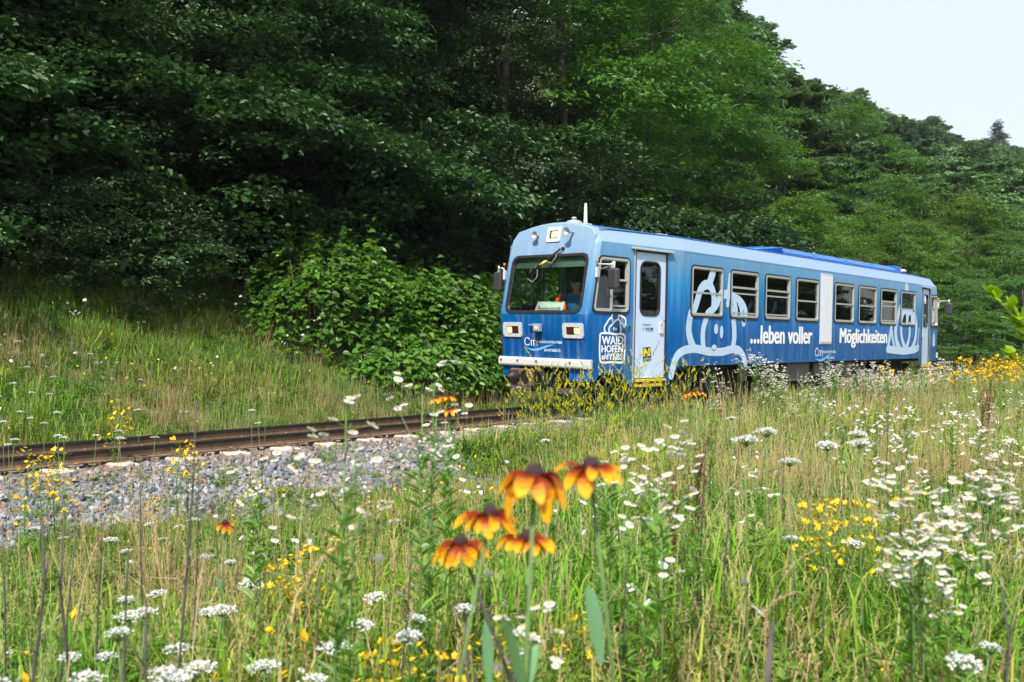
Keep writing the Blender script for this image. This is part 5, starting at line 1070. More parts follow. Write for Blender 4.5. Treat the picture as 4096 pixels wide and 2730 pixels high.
bank_d = lambda P, d: smoothstep(1.25, 1.75, P[:, 1]) * np.where(P[:, 1] > 7.6, .3, 1) * np.where(P[:, 0] > 6, .35, 1)
cover('bank_grass', 'long green and straw grass covering the railway bank', 32000, -16, 36, 1.2, 9.5, bank_d, pick_bank, lambda P, d, rg: rg.uniform(.6, 1.15, len(P)), seed=4)
cover('far_meadow_grass', 'tall weeds and grass at the far end of the meadow', 9000, 18, 80, -16, 3.5, lambda P, d: np.where((P[:, 0] < 22) & (P[:, 1] > -1.6), 0, .8), pick_meadow, lambda P, d, rg: rg.uniform(1.6, 2.9, len(P)), seed=6)
# ------------------------------------------------------------------ flowers, weeds and dead stalks
STEMG = mat('stem_green', (.10, .18, .045), .6, var=.2, scale=20); STEMD = mat('stem_dead', (.07, .058, .055), .85, var=.35, scale=30); STRAW = mat('straw', (.46, .36, .20), .8)
CONE = mat('flower_cone', (.045, .018, .02), .8, var=.4, scale=300, bump=.8); LEAFG = leafmat('leaf_coneflower', (.10, .22, .10), (.16, .31, .13), (.16, .34, .08), .28); YC = mat('daisy_centre', (.75, .50, .03), .8)
LEAFY = leafmat('leaf_weed', (.08, .19, .025), (.15, .30, .035), (.28, .50, .04), .32)
def petal_mesh(seed, droop, ln=.037, w=.0155):
    rg = random.Random(seed); n_ = 6; V = []; T = []
    for i in range(n_ + 1):
        f_ = i / n_; r_ = .010 + ln * (f_ - droop * f_ * f_ * .38); z = -droop * ln * f_ ** 1.6 * .85 + .004 * math.sin(f_ * 3); ww = w * (.35 + .65 * math.sin(math.pi * min(1, .18 + f_ * .62))) * (1 if i < n_ else .45)
        V += [(r_, -ww / 2, z + .0012), (r_, 0, z), (r_, ww / 2, z + .0012)]
    F = []
    for i in range(n_):
        for k in range(2): F.append((3 * i + k, 3 * i + k + 1, 3 * i + 4 + k, 3 * i + 3 + k)); c = np.interp(i + rg.uniform(-.4, .4), [0, 2.0, 3.1, 4.3, 6], [0, .04, .30, .92, 1]); T.append(np.array([.20, .014, .003]) * (1 - c) + np.array([.90, .29 + .16 * min(1, i / 5), .006]) * c)
    return make_mesh('petal', np.array(V), np.array(F), PETAL, smooth=True, attrs={'tint': np.array(T)})
PET = [petal_mesh(k, d_) for k, d_ in enumerate([.55, .75, .95, .35])]
def coneflower(root, h_, bend, npet, droopset, leaves_=3, size=1.0, dark=False, seed=0):
    rg = random.Random(seed); b0 = Vector((0, 0, 0)); pts = [Vector((bend[0] * (1 - (1 - t_) ** 1) * t_, bend[1] * t_ * t_, h_ * t_)) for t_ in (0, .25, .5, .75, 1)]; off = Vector((bend[0], bend[1], 0))
    pts = [p - off for p in pts]
    mb = MB(); mb.tube(pts, [.0042, .004, .0034, .003, .0028], 7); mb.build('stem', [STEMD if dark else STEMG], root)
    mb = MB(); mb.lathe([(.0, .013), (.007, .012), (.0115, .006), (.0125, 0), (.011, -.004), (.006, -.007)], (0, 0, h_ + .006), (0, 0, 1), 16)
    hd = mb.build('flower_head', [CONE], root); hd.location = (0, 0, 0)
    for k in range(npet):
        o = link('petal', PET[rg.choice(droopset)], hd, (0, 0, h_ + .002)); o.rotation_euler = (rg.uniform(-.35, .35), rg.uniform(-.22, .22), 2 * math.pi * (k + rg.uniform(-.2, .2)) / npet); s_ = size * rg.uniform(.78, 1.2); o.scale = (s_, size * rg.uniform(.8, 1.3), s_ * rg.uniform(.8, 1.25))
    for k in range(leaves_):
        t_ = .30 + .50 * k / max(1, leaves_) + rg.uniform(-.05, .05); p = Vector(pts[0]).lerp(Vector(pts[4]), t_); a = rg.uniform(0, 6.28); l_ = rg.uniform(.09, .135) * (1.2 - .5 * t_) * size; rs = rg.uniform(.7, 1.6); V = []; n_ = 9
        for i in range(n_ + 1):
            f_ = i / n_; q_ = l_ * (f_ - .12 * f_ * f_); z = l_ * (rs * f_ * .8 - (rs * .12 + .12) * f_ ** 2.4); ww = l_ * .10 * math.sin(math.pi * min(1, .08 + f_ * .92)) ** .8; V += [(q_ * .42, -ww, z * 1.25 + ww * .4), (q_ * .42, 0, z * 1.25), (q_ * .42, ww, z * 1.25 + ww * .4)]
        V = np.array(V); V = V @ np.array(Matrix.Rotation(a, 3, 'Z')).T + np.array(p[:]); F = np.array([(3 * i + j, 3 * i + 3 + j, 3 * i + 4 + j, 3 * i + 1 + j) for i in range(n_) for j in (0, 1)])
        link('leaf', make_mesh('leaf', V, F, LEAFG, smooth=True, attrs={'rnd': np.full(len(F), rg.random())}), root)
RUDS = [(2139, 1912, 1.20, 18, [1, 2, 1], 1.12, (.05, .02), False, 'largest orange and red coneflower, in the middle of the blurred group'), (2362, 1880, 1.28, 16, [3, 0, 0], 1.05, (-.10, .03), False, 'highest orange coneflower of the blurred group, petals spread wide'),
        (1960, 2068, 1.42, 15, [0, 0, 1], 1.02, (.13, -.02), False, 'orange coneflower between the largest one and the lowest one'), (2112, 2163, 1.56, 15, [0, 1, 0], 1.0, (.06, .05), False, 'orange coneflower just below the largest one, above white daisies'),
        (1842, 2182, 1.62, 15, [1, 2, 1], 1.05, (-.22, .06), True, 'lowest orange coneflower of the blurred group, on a dark stem')]
for k, (px, py, D, npt, ds, sz, bend, dk, lb) in enumerate(RUDS):
    H_ = atD(px, py, D); gz = tz(H_[0], H_[1]); h_ = H_[2] - gz
    t_ = thing('coneflower', lb, 'flower', (H_[0], H_[1], gz), 'orange coneflowers'); coneflower(t_, h_, bend, npt, ds, 6, sz * 1.12, dk, 60 + k)
for k, (px, py, D, lb) in enumerate([(1750, 1600, 3.6, 'upper left of three small orange coneflowers in front of the rail'), (1783, 1592, 3.5, 'upper right of three small orange coneflowers in front of the rail'), (1801, 1640, 3.5, 'small orange coneflower facing out, lowest of three in front of the rail'),
                                  (2749, 1576, 5.0, 'orange coneflower with the lowest head of three under the railcar'), (2776, 1570, 4.6, 'middle orange coneflower of three under the railcar door'), (2805, 1573, 5.0, 'orange coneflower nearest the railcar wheels, of three'), (900, 2098, 3.6, 'single small yellow-orange coneflower in the grass in front of the ballast')]):
    H_ = atD(px, py, D); gz = tz(H_[0], H_[1]); t_ = thing('coneflower', lb, 'flower', (H_[0], H_[1], gz), 'orange coneflowers'); coneflower(t_, H_[2] - gz, (random.uniform(-.05, .05), 0), 11, [0, 1], 2, .74 if px > 2700 else .95, False, 80 + k)

def head_mesh(r_=.009, n_=14):
    V = [(0, 0, .0)]; F = []; T = []
    for k in range(n_ * 2): a = math.pi * k / n_; q_ = r_ * (1 if k % 2 else .72); V.append((q_ * math.cos(a), q_ * math.sin(a), .001 if k % 2 else -.0015))
    F = [(0, 1 + k, 1 + (k + 1) % (2 * n_)) for k in range(2 * n_)]; T = [(.80, .80, .82)] * len(F)
    b0 = len(V); V += [(.36 * r_ * math.cos(6.283 * k / 8), .36 * r_ * math.sin(6.283 * k / 8), .0018) for k in range(8)] + [(0, 0, .0035)]
    F += [(b0 + k, b0 + (k + 1) % 8, b0 + 8) for k in range(8)]; T += [(.80, .52, .03)] * 8
    return V, F, T
hv, hf, ht = head_mesh(); HEADME = make_mesh('flower_head', hv, hf, PETAL, attrs={'tint': np.array(ht)})
def branching(seed, h_, nbr, zlo=.55, spreadf=.22, heads=22, clump=3):
    """main stem with branches ending in heads; returns MB and head positions"""
    rg = random.Random(seed); mb = MB(); pts = [(0, 0, -.02), (rg.uniform(-.02, .02), rg.uniform(-.02, .02), h_ * .5), (rg.uniform(-.04, .04), rg.uniform(-.04, .04), h_ * .97)]
    mb.tube(pts, [.0035, .003, .0018], 5); H_ = []
    for k in range(nbr):
        t_ = zlo + (1 - zlo) * k / nbr; b0 = Vector(pts[1]).lerp(Vector(pts[2]), max(0, (t_ - .5) / .5)); b0.z = h_ * t_; a = k * 2.4 + rg.uniform(-.4, .4); l_ = h_ * spreadf * (1.15 - t_ * .7) * rg.uniform(.7, 1.2)
        e = b0 + Vector((math.cos(a) * l_, math.sin(a) * l_, l_ * 1.25)); mb.tube([b0, b0.lerp(e, .5) + Vector((0, 0, -.01)), e], [.002, .0015, .001], 4)
        for j in range(max(1, heads // nbr)): q_ = Vector((rg.uniform(-1, 1), rg.uniform(-1, 1), rg.uniform(-.6, .7))) * .022 * clump ** .5 + e; mb.tube([e - (e - b0) * .15, q_], [.001, .0008], 3, cap=False); H_.append(q_)
    return mb, H_, rg
def fleabane(root, seed, h_, nbr, heads, separate=True, hs=1.0):
    mb, H_, rg = branching(seed, h_, nbr, heads=heads, zlo=.68 if separate else .55, spreadf=.13 if separate else .22); mb.build('stem', [STEMG], root)
    if separate:
        for p in H_: o = link('flower_head', HEADME, root, p); o.rotation_euler = (rg.uniform(-.5, .5), rg.uniform(-.5, .5), rg.uniform(0, 6)); o.scale = (hs * rg.uniform(.85, 1.2),) * 3
    else:
        Hv = np.array(hv); V = []; F = []; T = []
        for p in H_:
            b_ = len(V) * 0 + sum(len(v) for v in V); R = Matrix.Rotation(rg.uniform(-.6, .6), 3, 'X') @ Matrix.Rotation(rg.uniform(-.6, .6), 3, 'Y'); V.append(Hv @ np.array(R).T * hs * rg.uniform(.9, 1.3) + np.array(p[:])); F += [tuple(i + b_ for i in f) for f in hf]; T += ht
        o = link('flower_heads', make_mesh('flower_heads', np.concatenate(V), np.array(F), PETAL, attrs={'tint': np.array(T)}), root); o['kind'] = 'stuff'
    n_ = 74; rgn = np.random.default_rng(seed); z = rgn.uniform(.05, .86, n_) * h_; a = rgn.uniform(0, 6.28, n_); P = np.stack([a * 0, a * 0, z], 1); D = np.stack([np.cos(a), np.sin(a), .8 + 0 * a], 1)
    link('leaves', leaf_mesh('leaves', P, D, np.stack([-np.cos(a), -np.sin(a), 1.2 + 0 * a], 1), .062 * rgn.uniform(.6, 1.3, n_), .016 + 0 * a, LEAFY, False), root)['kind'] = 'stuff'
def umbel(root, seed, h_, R=.036, sub=7, dead=False):
    rg = random.Random(seed); mb = MB(); pts = [(0, 0, -.02), (rg.uniform(-.03, .03), rg.uniform(-.03, .03), h_ * .5), (0, 0, h_ - .03)]; mb.tube(pts, [.003, .0025, .002], 5)
    V, F, T = [], [], []; rn = np.random.default_rng(seed)
    for k in range(sub * 3):
        a = k * 2.4; r_ = R * math.sqrt((k + .5) / (sub * 3)); p = (r_ * math.cos(a), r_ * math.sin(a), h_ - r_ * r_ * 11); mb.tube([(0, 0, h_ - .03), p], [.0012, .0008], 3, cap=False)
        for j in range(8):
            c = np.array(p) + rn.normal(0, R * .115, 3) * [1, 1, .5]; q_ = R * .085 * rn.uniform(.7, 1.3); b_ = len(V); an = rn.uniform(0, 1.5); nz = rn.normal(0, .35, 2)
            for m_ in range(4): ux, uy = math.cos(an + m_ * math.pi / 2) * q_, math.sin(an + m_ * math.pi / 2) * q_; V.append((c[0] + ux, c[1] + uy, c[2] + ux * nz[0] + uy * nz[1]))
            F.append((b_, b_ + 1, b_ + 2, b_ + 3)); T.append((.78, .78, .76) if not dead else (.32, .28, .18))
    mb.build('stem', [STEMG if not dead else STEMD], root); o = link('umbel', make_mesh('umbel', np.array(V), np.array(F), PETAL, attrs={'tint': np.array(T)}), root)
def wort(root, seed, h_, fl=26, hs=1.0, dense=.8):
    mb, H_, rg = branching(seed, h_, 8, heads=fl, zlo=.45, spreadf=.20); mb.build('stem', [STEMG], root); V, F, T = [], [], []; rn = np.random.default_rng(seed)
    for p in H_:
        n0 = rn.normal(0, .5, 2)
        for k in range(5):
            a = 1.257 * k + rn.uniform(-.2, .2); l_ = .0125 * hs; b_ = len(V); c = np.array(p[:]); dx, dy = math.cos(a), math.sin(a); w_ = .0045 * hs
            for (u, s_) in ((0, 0), (.5, 1), (1, 0), (.5, -1)): X_ = dx * l_ * u - dy * w_ * s_; Y_ = dy * l_ * u + dx * w_ * s_; V.append((c[0] + X_, c[1] + Y_, c[2] + X_ * n0[0] + Y_ * n0[1] + .004 * u))
            F.append((b_, b_ + 1, b_ + 2, b_ + 3)); T.append(np.array((.82, .55, .01)) * rn.uniform(.75, 1.1))
    link('flower_heads', make_mesh('flower_heads', np.array(V), np.array(F), PETAL, attrs={'tint': np.array(T)}), root)['kind'] = 'stuff'
    n_ = 160; z = rn.uniform(.1, .95, n_) * h_; a = rn.uniform(0, 6.28, n_); r_ = rn.uniform(0, .12, n_) * h_ * z / h_; P = np.stack([r_ * np.cos(a), r_ * np.sin(a), z], 1)
    link('leaves', leaf_mesh('leaves', P, rn.normal(0, 1, (n_, 3)) + [0, 0, .6], rn.normal(0, .5, (n_, 3)) + [0, 0, 1], .020 * rn.uniform(.6, 1.3, n_), np.full(n_, .008), LEAFY, False), root)['kind'] = 'stuff'
def melilot(root, seed, h_):
    mb, H_, rg = branching(seed, h_, 16, heads=32, zlo=.28, spreadf=.30, clump=3); V, F, T = [], [], []; rn = np.random.default_rng(seed)
    for p in H_:
        d_ = norm(np.array([p.x * 1.2 + rn.normal(0, .05), p.y * 1.2 + rn.normal(0, .05), .36])); l_ = rn.uniform(.05, .10); mb.tube([p, Vector(p) + Vector(d_ * l_)], [.0012, .0006], 3, cap=False); fill = rn.uniform(.45, 1)
        n_ = 34
        for k in range(n_):
            t_ = k / n_; 
            if t_ > fill and rn.random() < .7: continue
            c = np.array(p[:]) + d_ * l_ * t_ + rn.normal(0, .0035 * (1.1 - t_ * .6), 3); q_ = .0075 * (1.1 - .5 * t_); b_ = len(V); u_ = norm(rn.normal(0, 1, 3)); v_ = norm(np.cross(u_, rn.normal(0, 1, 3)))
            V += [c + u_ * q_, c + v_ * q_ * .6, c - u_ * q_, c - v_ * q_ * .6]; F.append((b_, b_ + 1, b_ + 2, b_ + 3)); T.append(np.array((.80, .68, .02)) * rn.uniform(.7, 1.1) if rn.random() < .85 else np.array((.30, .34, .05)))
    mb.build('stem', [STEMG], root); link('flower_spikes', make_mesh('flower_spikes', np.array(V), np.array(F), PETAL, attrs={'tint': np.array(T)}), root)['kind'] = 'stuff'
    n_ = 150; z = rn.uniform(.1, .85, n_) * h_; a = rn.uniform(0, 6.28, n_); r_ = rn.uniform(0, .25, n_) * z; P = np.stack([r_ * np.cos(a), r_ * np.sin(a), z], 1)
    link('leaves', leaf_mesh('leaves', P, rn.normal(0, 1, (n_, 3)) + [0, 0, .6], rn.normal(0, .5, (n_, 3)) + [0, 0, 1], .022 * rn.uniform(.6, 1.3, n_), np.full(n_, .009), LEAFY, False), root)['kind'] = 'stuff'
def deadstalk(root, seed, h_, r_=.004, twigs=4):
    rg = random.Random(seed); mb = MB(); pts = [(0, 0, -.02)]
    for k in range(1, 6): pts.append((pts[-1][0] + rg.uniform(-.012, .012), pts[-1][1] + rg.uniform(-.012, .012), h_ * k / 5))
    mb.tube(pts, [r_, r_ * .95, r_ * .9, r_ * .8, r_ * .7, r_ * .45], 6); o = mb.build('stalk', [STEMD], root); mb = MB()
    for k in range(twigs): i = rg.randint(2, 4); b0 = Vector(pts[i]); a = rg.uniform(0, 6.28); l_ = rg.uniform(.03, .10); mb.tube([b0, b0 + Vector((math.cos(a) * l_ * .4, math.sin(a) * l_ * .4, l_))], [r_ * .35, r_ * .15], 4)
    mb.build('twig', [STEMD], root)['kind'] = 'stuff'
def spire(root, seed, h_):
    rn = np.random.default_rng(seed); mb = MB(); mb.tube([(0, 0, 0), (.01, 0, h_ * .5), (0, .01, h_)], [.004, .003, .001], 5); mb.build('stem', [STEMG], root); n_ = 170; z = rn.uniform(.08, 1, n_) * h_; a = np.arange(n_) * 2.4
    link('leaves', leaf_mesh('leaves', np.stack([a * 0, a * 0, z], 1), np.stack([np.cos(a), np.sin(a), .7 + 0 * a], 1), np.stack([-np.cos(a), -np.sin(a), 1.2 + 0 * a], 1), (.085 * (1.12 - z / h_)) * rn.uniform(.7, 1.2, n_), np.full(n_, .012), LEAFY, False), root)['kind'] = 'stuff'
def dock(root, seed, h_):
    rn = np.random.default_rng(seed); mb = MB(); mb.tube([(0, 0, 0), (0, 0, h_)], [.004, .002], 5); E_ = [(Vector((0, 0, h_ * .5)), Vector((0, 0, h_)))]
    for k in range(5): a = k * 2.4; b0 = Vector((0, 0, h_ * (.45 + .08 * k))); e = b0 + Vector((math.cos(a) * .05, math.sin(a) * .05, h_ * .3)); mb.tube([b0, e], [.002, .001], 4); E_.append((b0, e))
    mb.build('stem', [mat('dock_stem', (.10, .03, .02), .8) if 'dock_stem' not in bpy.data.materials else bpy.data.materials['dock_stem']], root); P = []
    for b0, e in E_: P += [np.array(b0.lerp(e, t_)) + rn.normal(0, .006, 3) for t_ in np.linspace(0, 1, 46)]
    n_ = len(P); v, f, _ = leaves(np.array(P), rn.normal(0, 1, (n_, 3)), rn.normal(0, 1, (n_, 3)), np.full(n_, .012), np.full(n_, .009), False); link('seeds', make_mesh('seeds', v, f, PETAL, attrs={'tint': np.array([.13, .04, .02]) * rn.uniform(.6, 1.6, (n_, 1))}), root)['kind'] = 'stuff'
def strawstalk(root, seed, h_, lean):
    rn = np.random.default_rng(seed); mb = MB(); T_ = np.linspace(0, 1, 9); pts = [(lean * t_ ** 2.2, 0, h_ * (1.25 * t_ - .35 * t_ ** 3)) for t_ in T_]; mb.tube(pts, [.0022 * (1 - .7 * t_) for t_ in T_], 5); mb.build('stem', [STRAW], root); n_ = 60; t_ = rn.uniform(.72, 1.0, n_)
    P = np.stack([lean * t_ ** 2.2, rn.normal(0, .006, n_), h_ * (1.25 * t_ - .35 * t_ ** 3)], 1); v, f, _ = leaves(P, np.stack([np.full(n_, 1.0), rn.normal(0, .3, n_), rn.normal(-.3, .3, n_)], 1), rn.normal(0, 1, (n_, 3)), np.full(n_, .014), np.full(n_, .004), False); link('seeds', make_mesh('seeds', v, f, PETAL, attrs={'tint': np.array([.48, .36, .20]) * rn.uniform(.7, 1.2, (n_, 1))}), root)['kind'] = 'stuff'
def base_for(x, y, h_, D0=.9, D1=60, lo=None):
    """ground point whose plant of height h_ tops out at photo pixel x,y"""
    prev = None
    for D in np.geomspace(D0, D1, 400):
        P = atD(x, y, D)
        if P[2] <= tz(P[0], P[1]) + h_: return (P[0], P[1], tz(P[0], P[1])), D
    return None, None
DS = 4096 / 2353
K_FLN = Kind('daisy_fleabane', 'flower', 'white daisy fleabane plants', lambda r_: fleabane(r_, 301, 1.0, 9, 34, True, 1.3)); K_FLN3 = Kind('daisy_fleabane', 'flower', 'white daisy fleabane plants', lambda r_: fleabane(r_, 303, 1.0, 12, 60, True, 1.35)); K_FLN2 = Kind('daisy_fleabane', 'flower', 'white daisy fleabane plants', lambda r_: fleabane(r_, 302, .8, 6, 18, True, 1.3))
for x, y, D, K, s, p in [(795, 835, 2.0, K_FLN, 1.12, 'tall daisy fleabane standing up against the dark bushes'), (975, 765, 2.7, K_FLN, 1.18, 'tallest daisy fleabane, beside three small coneflowers'), (1030, 868, 3.3, K_FLN2, 1.2, 'thin daisy fleabane'), (1490, 915, 2.5, K_FLN3, 1.05, 'bushy daisy fleabane below the railcar door'), (1520, 1010, 2.4, K_FLN2, 1.0, 'bushy daisy fleabane'), (1400, 965, 3.0, K_FLN2, 1.0, 'low daisy fleabane'),
                     (2120, 1012, 2.2, K_FLN3, .95, 'broad daisy fleabane crowded with heads'), (2200, 995, 2.4, K_FLN3, .98, 'broad daisy fleabane crowded with heads'), (2235, 1030, 2.3, K_FLN3, .9, 'broad daisy fleabane crowded with heads'), (2150, 1120, 2.1, K_FLN3, .85, 'broad daisy fleabane crowded with heads'), (2090, 1130, 2.3, K_FLN2, .95, 'small daisy fleabane'), (1215, 1295, 1.9, K_FLN2, .8, 'small daisy fleabane under the coneflowers'), (1740, 1030, 3.6, K_FLN2, .9, 'small daisy fleabane in open grass'), (590, 975, 2.9, K_FLN2, 1.2, 'thin daisy fleabane in front of the rail'), (1225, 1350, 1.9, K_FLN2, .7, 'small daisy fleabane under the coneflowers')]:
    H_ = atD(x * DS, y * DS, D); g_ = tz(H_[0], H_[1]); h0 = .9 if K is K_FLN2 else 1.13; sz = (H_[2] - g_) / h0; K.put((H_[0], H_[1], g_), random.uniform(0, 6), (min(sz, 1.1), min(sz, 1.1), sz), p, h0 * sz)
K_UM = [Kind('white_umbel', 'flower', 'white flat-topped meadow flowers', (lambda s: (lambda r_: umbel(r_, 310 + s, .5, [.036, .028, .042][s])))(s)) for s in range(3)]
UMB = [(600, 1318, 2), (267, 1408, 2), (347, 1400, 0), (375, 1358, 0), (262, 1366, 1), (412, 1495, 0), (500, 1520, 2), (490, 1275, 0), (557, 1275, 0), (750, 1478, 2), (615, 1530, 2), (490, 1393, 0), (505, 1387, 1), (885, 1353, 0), (970, 1440, 0), (912, 1415, 1), (440, 1195, 2), (808, 1425, 0), (326, 1205, 0), (248, 1505, 1), (415, 1550, 2), (320, 1540, 0), (130, 1500, 1), (25, 1560, 2), (180, 1545, 0), (700, 1550, 1), (300, 1440, 1), (150, 1240, 1), (75, 1185, 1), (230, 1235, 0), (300, 1265, 1), (410, 1210, 0), (380, 1240, 1), (520, 1290, 1), (100, 1210, 1), (990, 1160, 0), (1000, 1248, 0), (975, 1247, 1), (895, 1153, 1), (580, 1220, 1), (560, 1200, 1), (230, 1130, 1), (260, 1130, 0), (430, 1120, 0), (190, 1140, 1), (2220, 1475, 1), (2150, 1480, 0), (1040, 1078, 0), (1050, 1390, 1), (2130, 1255, 1), (2190, 1270, 1), (2065, 1185, 0), (1850, 1235, 1), (1960, 1240, 0)]
for x, y, k in UMB:
    h_ = random.uniform(.42, .56); b_, D = base_for(x * DS, y * DS, h_)
    if b_: K_UM[k].put(b_, random.uniform(0, 6), (1, 1, h_ / .5), 'white flat-topped yarrow flower', h_, (random.uniform(-.12, .12), random.uniform(-.12, .12)))
K_UT = Kind('wild_carrot', 'flower', 'white wild carrot flowers', lambda r_: umbel(r_, 320, .9, .036, 8))
for x, y in [(30, 1020), (14, 968), (52, 945), (100, 972), (130, 868), (75, 960), (140, 1000), (210, 1000), (65, 905), (118, 945), (285, 990), (255, 1003), (350, 1005), (45, 880), (14, 1010), (110, 905), (330, 940), (310, 880), (150, 1005), (65, 845), (45, 790), (210, 815), (1330, 815), (1270, 1010), (1560, 800), (575, 940), (610, 970), (2180, 760), (2200, 790), (1745, 1005), (1790, 985), (1830, 1060), (1900, 1010), (1960, 990), (2010, 1015), (1700, 960)]:
    h_ = random.uniform(.75, .95); b_, D = base_for(x * DS, y * DS, h_, D1=24)
    if b_: K_UT.put(b_, random.uniform(0, 6), (1, 1, h_ / .9), 'flat white wild carrot', h_, (random.uniform(-.08, .08), random.uniform(-.08, .08)))
K_FF = [Kind('white_fleabane', 'flower', 'white-flowered herbs along the railcar', (lambda s: (lambda r_: fleabane(r_, 330 + s, .95, 11 + s, 62, False, 1.5)))(s)) for s in range(3)]
rg = random.Random(9)
for k in range(190):
    x = 1.5 + 12.5 * rg.random(); y = rg.uniform(-3.7, -1.7); xe = x + (y + 3) * 2.6; hump = math.exp(-((xe - 7.2) / 2.6) ** 2)
    if rg.random() > .22 + .70 * hump: continue
    s = (.62 + .48 * hump) * rg.uniform(.8, 1.2); rg.choice(K_FF).put((x, y, max(tz(x, y), float(bed_z(y)))), rg.uniform(0, 6), (s * 1.05, s * 1.05, s), 'bushy white-flowered fleabane', s)
for x, y in [(2010, 955), (2085, 930), (2050, 1000), (2190, 940), (1935, 935), (1650, 860), (1600, 880), (1880, 905), (2260, 905), (2250, 960), (2340, 900), (2300, 1000), (2000, 880), (2040, 870)]:
    b_, D = base_for(x * DS, y * DS, .8, D1=40)
    if b_: rg.choice(K_FF).put(b_, rg.uniform(0, 6), .8, 'open-meadow white fleabane', .8)
K_W = [Kind('st_johns_wort', 'flower', 'yellow flowering plants', (lambda s: (lambda r_: wort(r_, 340 + s, .6, 34, 1.15)))(s)) for s in range(2)]
for x, y, h_ in [(95, 1050, .75), (130, 1045, .7), (60, 1060, .7), (150, 1100, .6), (110, 1105, .55), (430, 1030, .7), (410, 1018, .75), (455, 1050, .6), (575, 1095, .5), (600, 1110, .45), (355, 1150, .4), (330, 1160, .4), (640, 1290, .5), (700, 1280, .5), (740, 1262, .5), (665, 1310, .45), (560, 1140, .4), (50, 1150, .5), (1890, 1160, .5), (1930, 1170, .5), (1860, 1180, .5), (1960, 1190, .5), (1900, 1200, .5), (1990, 1170, .5), (2080, 1150, .5), (280, 935, .8), (265, 960, .8), (2130, 1230, .5), (870, 1500, .4), (850, 1535, .4), (1110, 1480, .4), (950, 1480, .4), (1040, 1530, .4), (1330, 1400, .4)]:
    b_, D = base_for(x * DS, y * DS, h_, D1=24)
    if b_: rg.choice(K_W).put(b_, rg.uniform(0, 6), h_ / .6, 'yellow-flowered St John\'s wort', h_)
K_T = Kind('yellow_ragwort', 'flower', 'yellow flowering plants', lambda r_: wort(r_, 350, .95, 70, 2.1))
for k in range(84):
    x = rg.uniform(8.5, 26); y = rg.uniform(-5.0, -2.2); s = rg.uniform(.8, 1.2); K_T.put((x, y, tz(x, y)), rg.uniform(0, 6), s, 'tall yellow ragwort', s)
K_M = [Kind('sweet_clover', 'flower', 'yellow sweet clover spikes', (lambda s: (lambda r_: melilot(r_, 360 + s, .9)))(s)) for s in range(3)]
for x, y, Y in [(1205, 900, -2.6), (1240, 868, -2.5), (1265, 845, -2.7), (1290, 890, -2.5), (1320, 862, -2.6), (1345, 880, -2.9), (1375, 862, -2.6), (1395, 850, -2.7), (1425, 875, -2.6), (1450, 830, -2.7), (1475, 815, -2.6), (1500, 870, -2.9), (1530, 885, -2.6), (1560, 850, -2.5), (1585, 842, -2.6), (1440, 905, -3.0), (1380, 920, -3.1), (1310, 930, -3.1), (1230, 940, -3.1), (1590, 930, -3.0)]:
    H_ = onY(x * DS, y * DS, Y); g_ = tz(H_[0], H_[1]); s = (H_[2] - g_) / .95; rg.choice(K_M).put((H_[0], H_[1], g_), rg.uniform(0, 6), (s * .95, s * .95, s), 'tall yellow sweet clover', s)
for x, y in [(1290, 990), (1330, 1000), (1380, 1000), (1425, 1010), (1460, 1030), (1320, 1040), (1370, 1050), (1550, 990), (1590, 1010), (1270, 1000), (1490, 1050), (1350, 985), (1410, 985), (1640, 960), (1530, 960)]:
    b_, D = base_for(x * DS, y * DS, .5, D1=16)
    if b_: rg.choice(K_M).put(b_, rg.uniform(0, 6), .52, 'low yellow sweet clover', .5)
K_D = [Kind('dead_stalk', 'dead plant stalk', 'dark dead stalks', (lambda s: (lambda r_: deadstalk(r_, 370 + s, 1.0, [.0035, .0045, .003][s])))(s)) for s in range(3)]
for x, y, D, s in [(403, 920, 2.3, 0), (60, 1195, 2.2, 1), (25, 1210, 2.6, 2), (185, 1190, 2.3, 1), (120, 1230, 2.6, 0), (222, 1150, 3.0, 0), (370, 1378, 1.9, 1), (920, 1230, 2.7, 0), (790, 1340, 2.8, 2), (335, 1060, 3.4, 0), (445, 1090, 3.0, 2), (1605, 1010, 3.4, 0), (1660, 1150, 3.6, 1), (1380, 1095, 4.0, 2), (1490, 1100, 3.8, 2), (2040, 900, 6.5, 0), (2075, 1030, 4.5, 2), (2180, 1110, 3.6, 0), (2125, 1240, 2.8, 1), (2285, 1080, 4.0, 0), (1080, 1400, 1.7, 1), (1190, 1470, 1.6, 1), (730, 1330, 2.9, 0), (860, 1180, 4.2, 2), (1440, 1300, 2.8, 2), (1800, 1000, 6, 2), (1930, 1120, 5, 2), (2330, 1350, 2.2, 1), (1700, 880, 8, 0), (590, 955, 3.6, 2), (280, 1240, 2.6, 0), (1255, 1180, 3.6, 2), (1540, 1180, 3.2, 0)]:
    H_ = atD(x * DS, y * DS, D); g_ = tz(H_[0], H_[1]); h_ = max(.15, H_[2] - g_); K_D[s].put((H_[0], H_[1], g_), rg.uniform(0, 6), (1, 1, h_), 'dark dead stalk', h_, (rg.uniform(-.05, .05), rg.uniform(-.06, .06)))
H_ = atD(1722 * DS, 1428 * DS, 1.35); g_ = tz(H_[0], H_[1]); t_ = thing('dead_stalk', 'thick broken dead stalk standing in the lower part of the meadow', 'dead plant stalk', (H_[0], H_[1], g_), 'dark dead stalks'); deadstalk(t_, 377, H_[2] - g_, .0085, 2)
K_S = Kind('leafy_weed', 'weed', 'tall leafy green weeds', lambda r_: spire(r_, 380, .9))
